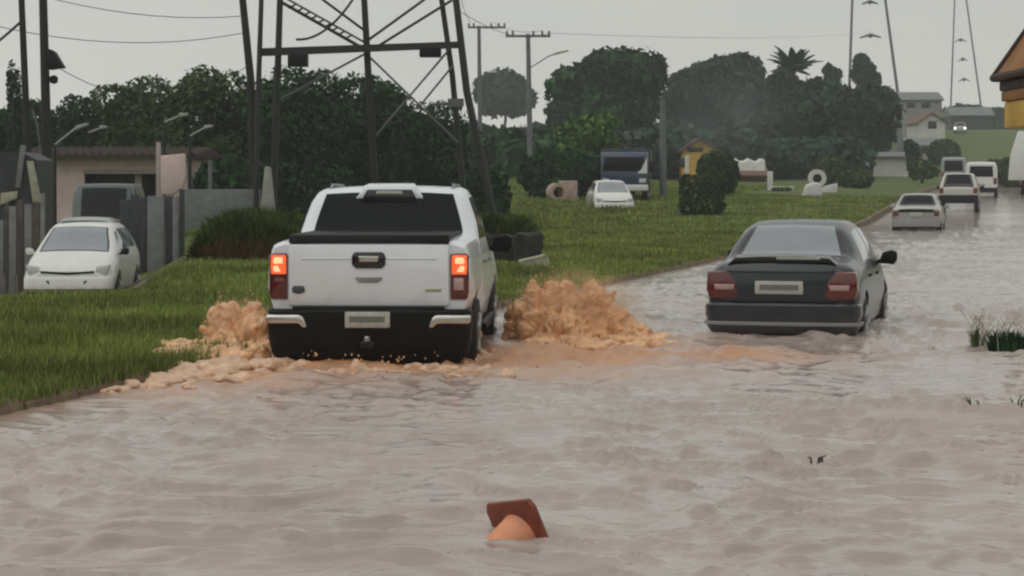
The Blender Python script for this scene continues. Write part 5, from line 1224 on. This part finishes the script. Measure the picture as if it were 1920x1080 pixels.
# white lorry at the right edge
def lorry():
    Y = 124.0; k = F / Y; X = (1962 - CX) / k; g = float(hill(Y)) - .17
    t = thing('box_lorry', 'white box lorry cut off by the right edge below the yellow canopy', 'truck', (X, Y, g), -R(13)); zz = lambda py: EYE + (HY - py) / k - g
    MB().prism([(-70 / k, zz(338)), (70 / k, zz(338)), (70 / k, zz(246)), (-52 / k, zz(246)), (-66 / k, zz(290))], 'xz', 0, 4.6).build('cargo_box', 'white_paint_far', t, .06)
    MB().box((-1.5, 4.7, .5), (1.5, 6.3, 2.3)).build('cab', 'white_paint_far', t, .08)
    MB().box((-1.3, 6.25, 1.4), (1.3, 6.33, 2.1)).build('windscreen', 'glass', t, .02)
    MB().box((-.6, .2, .45), (.6, 6.0, .66)).build('chassis', 'black_plastic', t)
    MB().box((-1.6, -.05, .45), (1.6, .1, .6)).build('bumper', 'black_plastic', t, .02)
    for sd in (1, -1):
        for y_ in (1.3, 5.4): wheel(t, sd * 1.3, y_, .45, .28, sd)
        MB().box((sd * 1.45 - .1, -.07, .62), (sd * 1.45 + .1, .02, .8)).build('tail_lamp', 'lamp_red', t, .01)
lorry()

# yellow kiosk canopy at the right edge
def kiosk():
    Y = 26.0; k = F / Y; X = 6.98; g = gz(X, Y); zz = lambda py: EYE + (HY - py) / k - g; hw = .91
    t = thing('yellow_kiosk', 'yellow kiosk canopy with a dark steep roof jutting in at the upper right corner', 'kiosk', (X, Y, g))
    zt, zb = zz(140), zz(238); ap = zt + 1.55
    q = [(-hw, -hw, zt), (hw, -hw, zt), (hw, hw, zt), (-hw, hw, zt)]
    MB().add(q + [(0, 0, ap)] + [(x * .97, y_ * .97, z - .03) for x, y_, z in q] + [(0, 0, ap - .1)], [(0, 1, 4), (1, 2, 4), (2, 3, 4), (3, 0, 4), (6, 5, 9), (7, 6, 9), (8, 7, 9), (5, 8, 9), (0, 5, 6, 1), (1, 6, 7, 2), (2, 7, 8, 3), (3, 8, 5, 0)]).build('roof', 'orange_wall', t)
    e_ = MB()
    for a, b2 in zip(q, q[1:] + q[:1]): e_.tube(a, b2, .05, .05, 8)
    for a in q: e_.tube(a, (0, 0, ap), .045, .045, 8)
    e_.build('roof_edge', 'roof_brown', t)
    i_ = hw - .06
    MB().box((-i_, -i_, zt - .17), (i_, i_, zt - .05)).build('soffit', 'roof_brown', t, .02)
    MB().box((-i_ + .02, -i_ + .02, zt - .30), (i_ - .02, i_ - .02, zt - .172)).build('upper_fascia', 'orange_wall', t, .02)
    MB().box((-i_ + .05, -i_ + .05, zb), (i_ - .05, i_ - .05, zt - .302)).build('fascia', 'yellow_wall', t, .03)
    MB().box((-.25, -.25, 0), (.25, .25, zb - .002)).build('post', 'yellow_wall', t, .02)
kiosk()

# ------------------------------------------------------------------ air
HZ = 620.0
hm = bpy.data.materials.new('haze'); hm.use_nodes = True; hn = hm.node_tree.nodes; hn.remove(hn['Principled BSDF'])
vp = hn.new('ShaderNodeVolumePrincipled'); vp.inputs['Color'].default_value = (.90, .94, .97, 1); vp.inputs['Density'].default_value = .0006; vp.inputs['Anisotropy'].default_value = .2
hm.node_tree.links.new(vp.outputs[0], hn['Material Output'].inputs['Volume'])
o = MB().box((-420, -120, -3), (520, 760, 62)).build('haze', hm); tag(o, kind='stuff'); o.display_type = 'WIRE'
sm = bpy.data.materials.new('smoke'); sm.use_nodes = True; q = sm.node_tree.nodes; ql = sm.node_tree.links; q.remove(q['Principled BSDF'])
vp = q.new('ShaderNodeVolumePrincipled'); vp.inputs['Color'].default_value = (.86, .89, .97, 1)
tg = q.new('ShaderNodeTexCoord'); vm = q.new('ShaderNodeVectorMath'); vm.operation = 'DISTANCE'; vm.inputs[1].default_value = (.5, .5, .5)
ql.new(tg.outputs['Generated'], vm.inputs[0]); mr = q.new('ShaderNodeMapRange'); mr.interpolation_type = 'SMOOTHSTEP'
mr.inputs['From Min'].default_value = .05; mr.inputs['From Max'].default_value = .48; mr.inputs['To Min'].default_value = 1; mr.inputs['To Max'].default_value = 0
ql.new(vm.outputs['Value'], mr.inputs['Value'])
nz = q.new('ShaderNodeTexNoise'); nz.inputs['Scale'].default_value = .35; nz.inputs['Detail'].default_value = 3; ql.new(tg.outputs['Object'], nz.inputs['Vector'])
m2 = q.new('ShaderNodeMapRange'); m2.inputs['From Min'].default_value = .35; m2.inputs['From Max'].default_value = .7; m2.inputs['To Max'].default_value = .022; ql.new(nz.outputs['Fac'], m2.inputs['Value'])
m3 = q.new('ShaderNodeMath'); m3.operation = 'MULTIPLY'; ql.new(mr.outputs[0], m3.inputs[0]); ql.new(m2.outputs[0], m3.inputs[1]); ql.new(m3.outputs[0], vp.inputs['Density'])
ql.new(vp.outputs[0], q['Material Output'].inputs['Volume'])
c = P(1370, 228, 138); bm = bmesh.new(); bmesh.ops.create_icosphere(bm, subdivisions=3, radius=1); bmesh.ops.scale(bm, vec=(6.6, 7, 4.2), verts=bm.verts)
me = bpy.data.meshes.new('smoke'); bm.to_mesh(me); bm.free()
o = link('smoke', me, sm); o.location = c; tag(o, 'thin bluish smoke drifting before the hazy trees', 'smoke', kind='stuff')
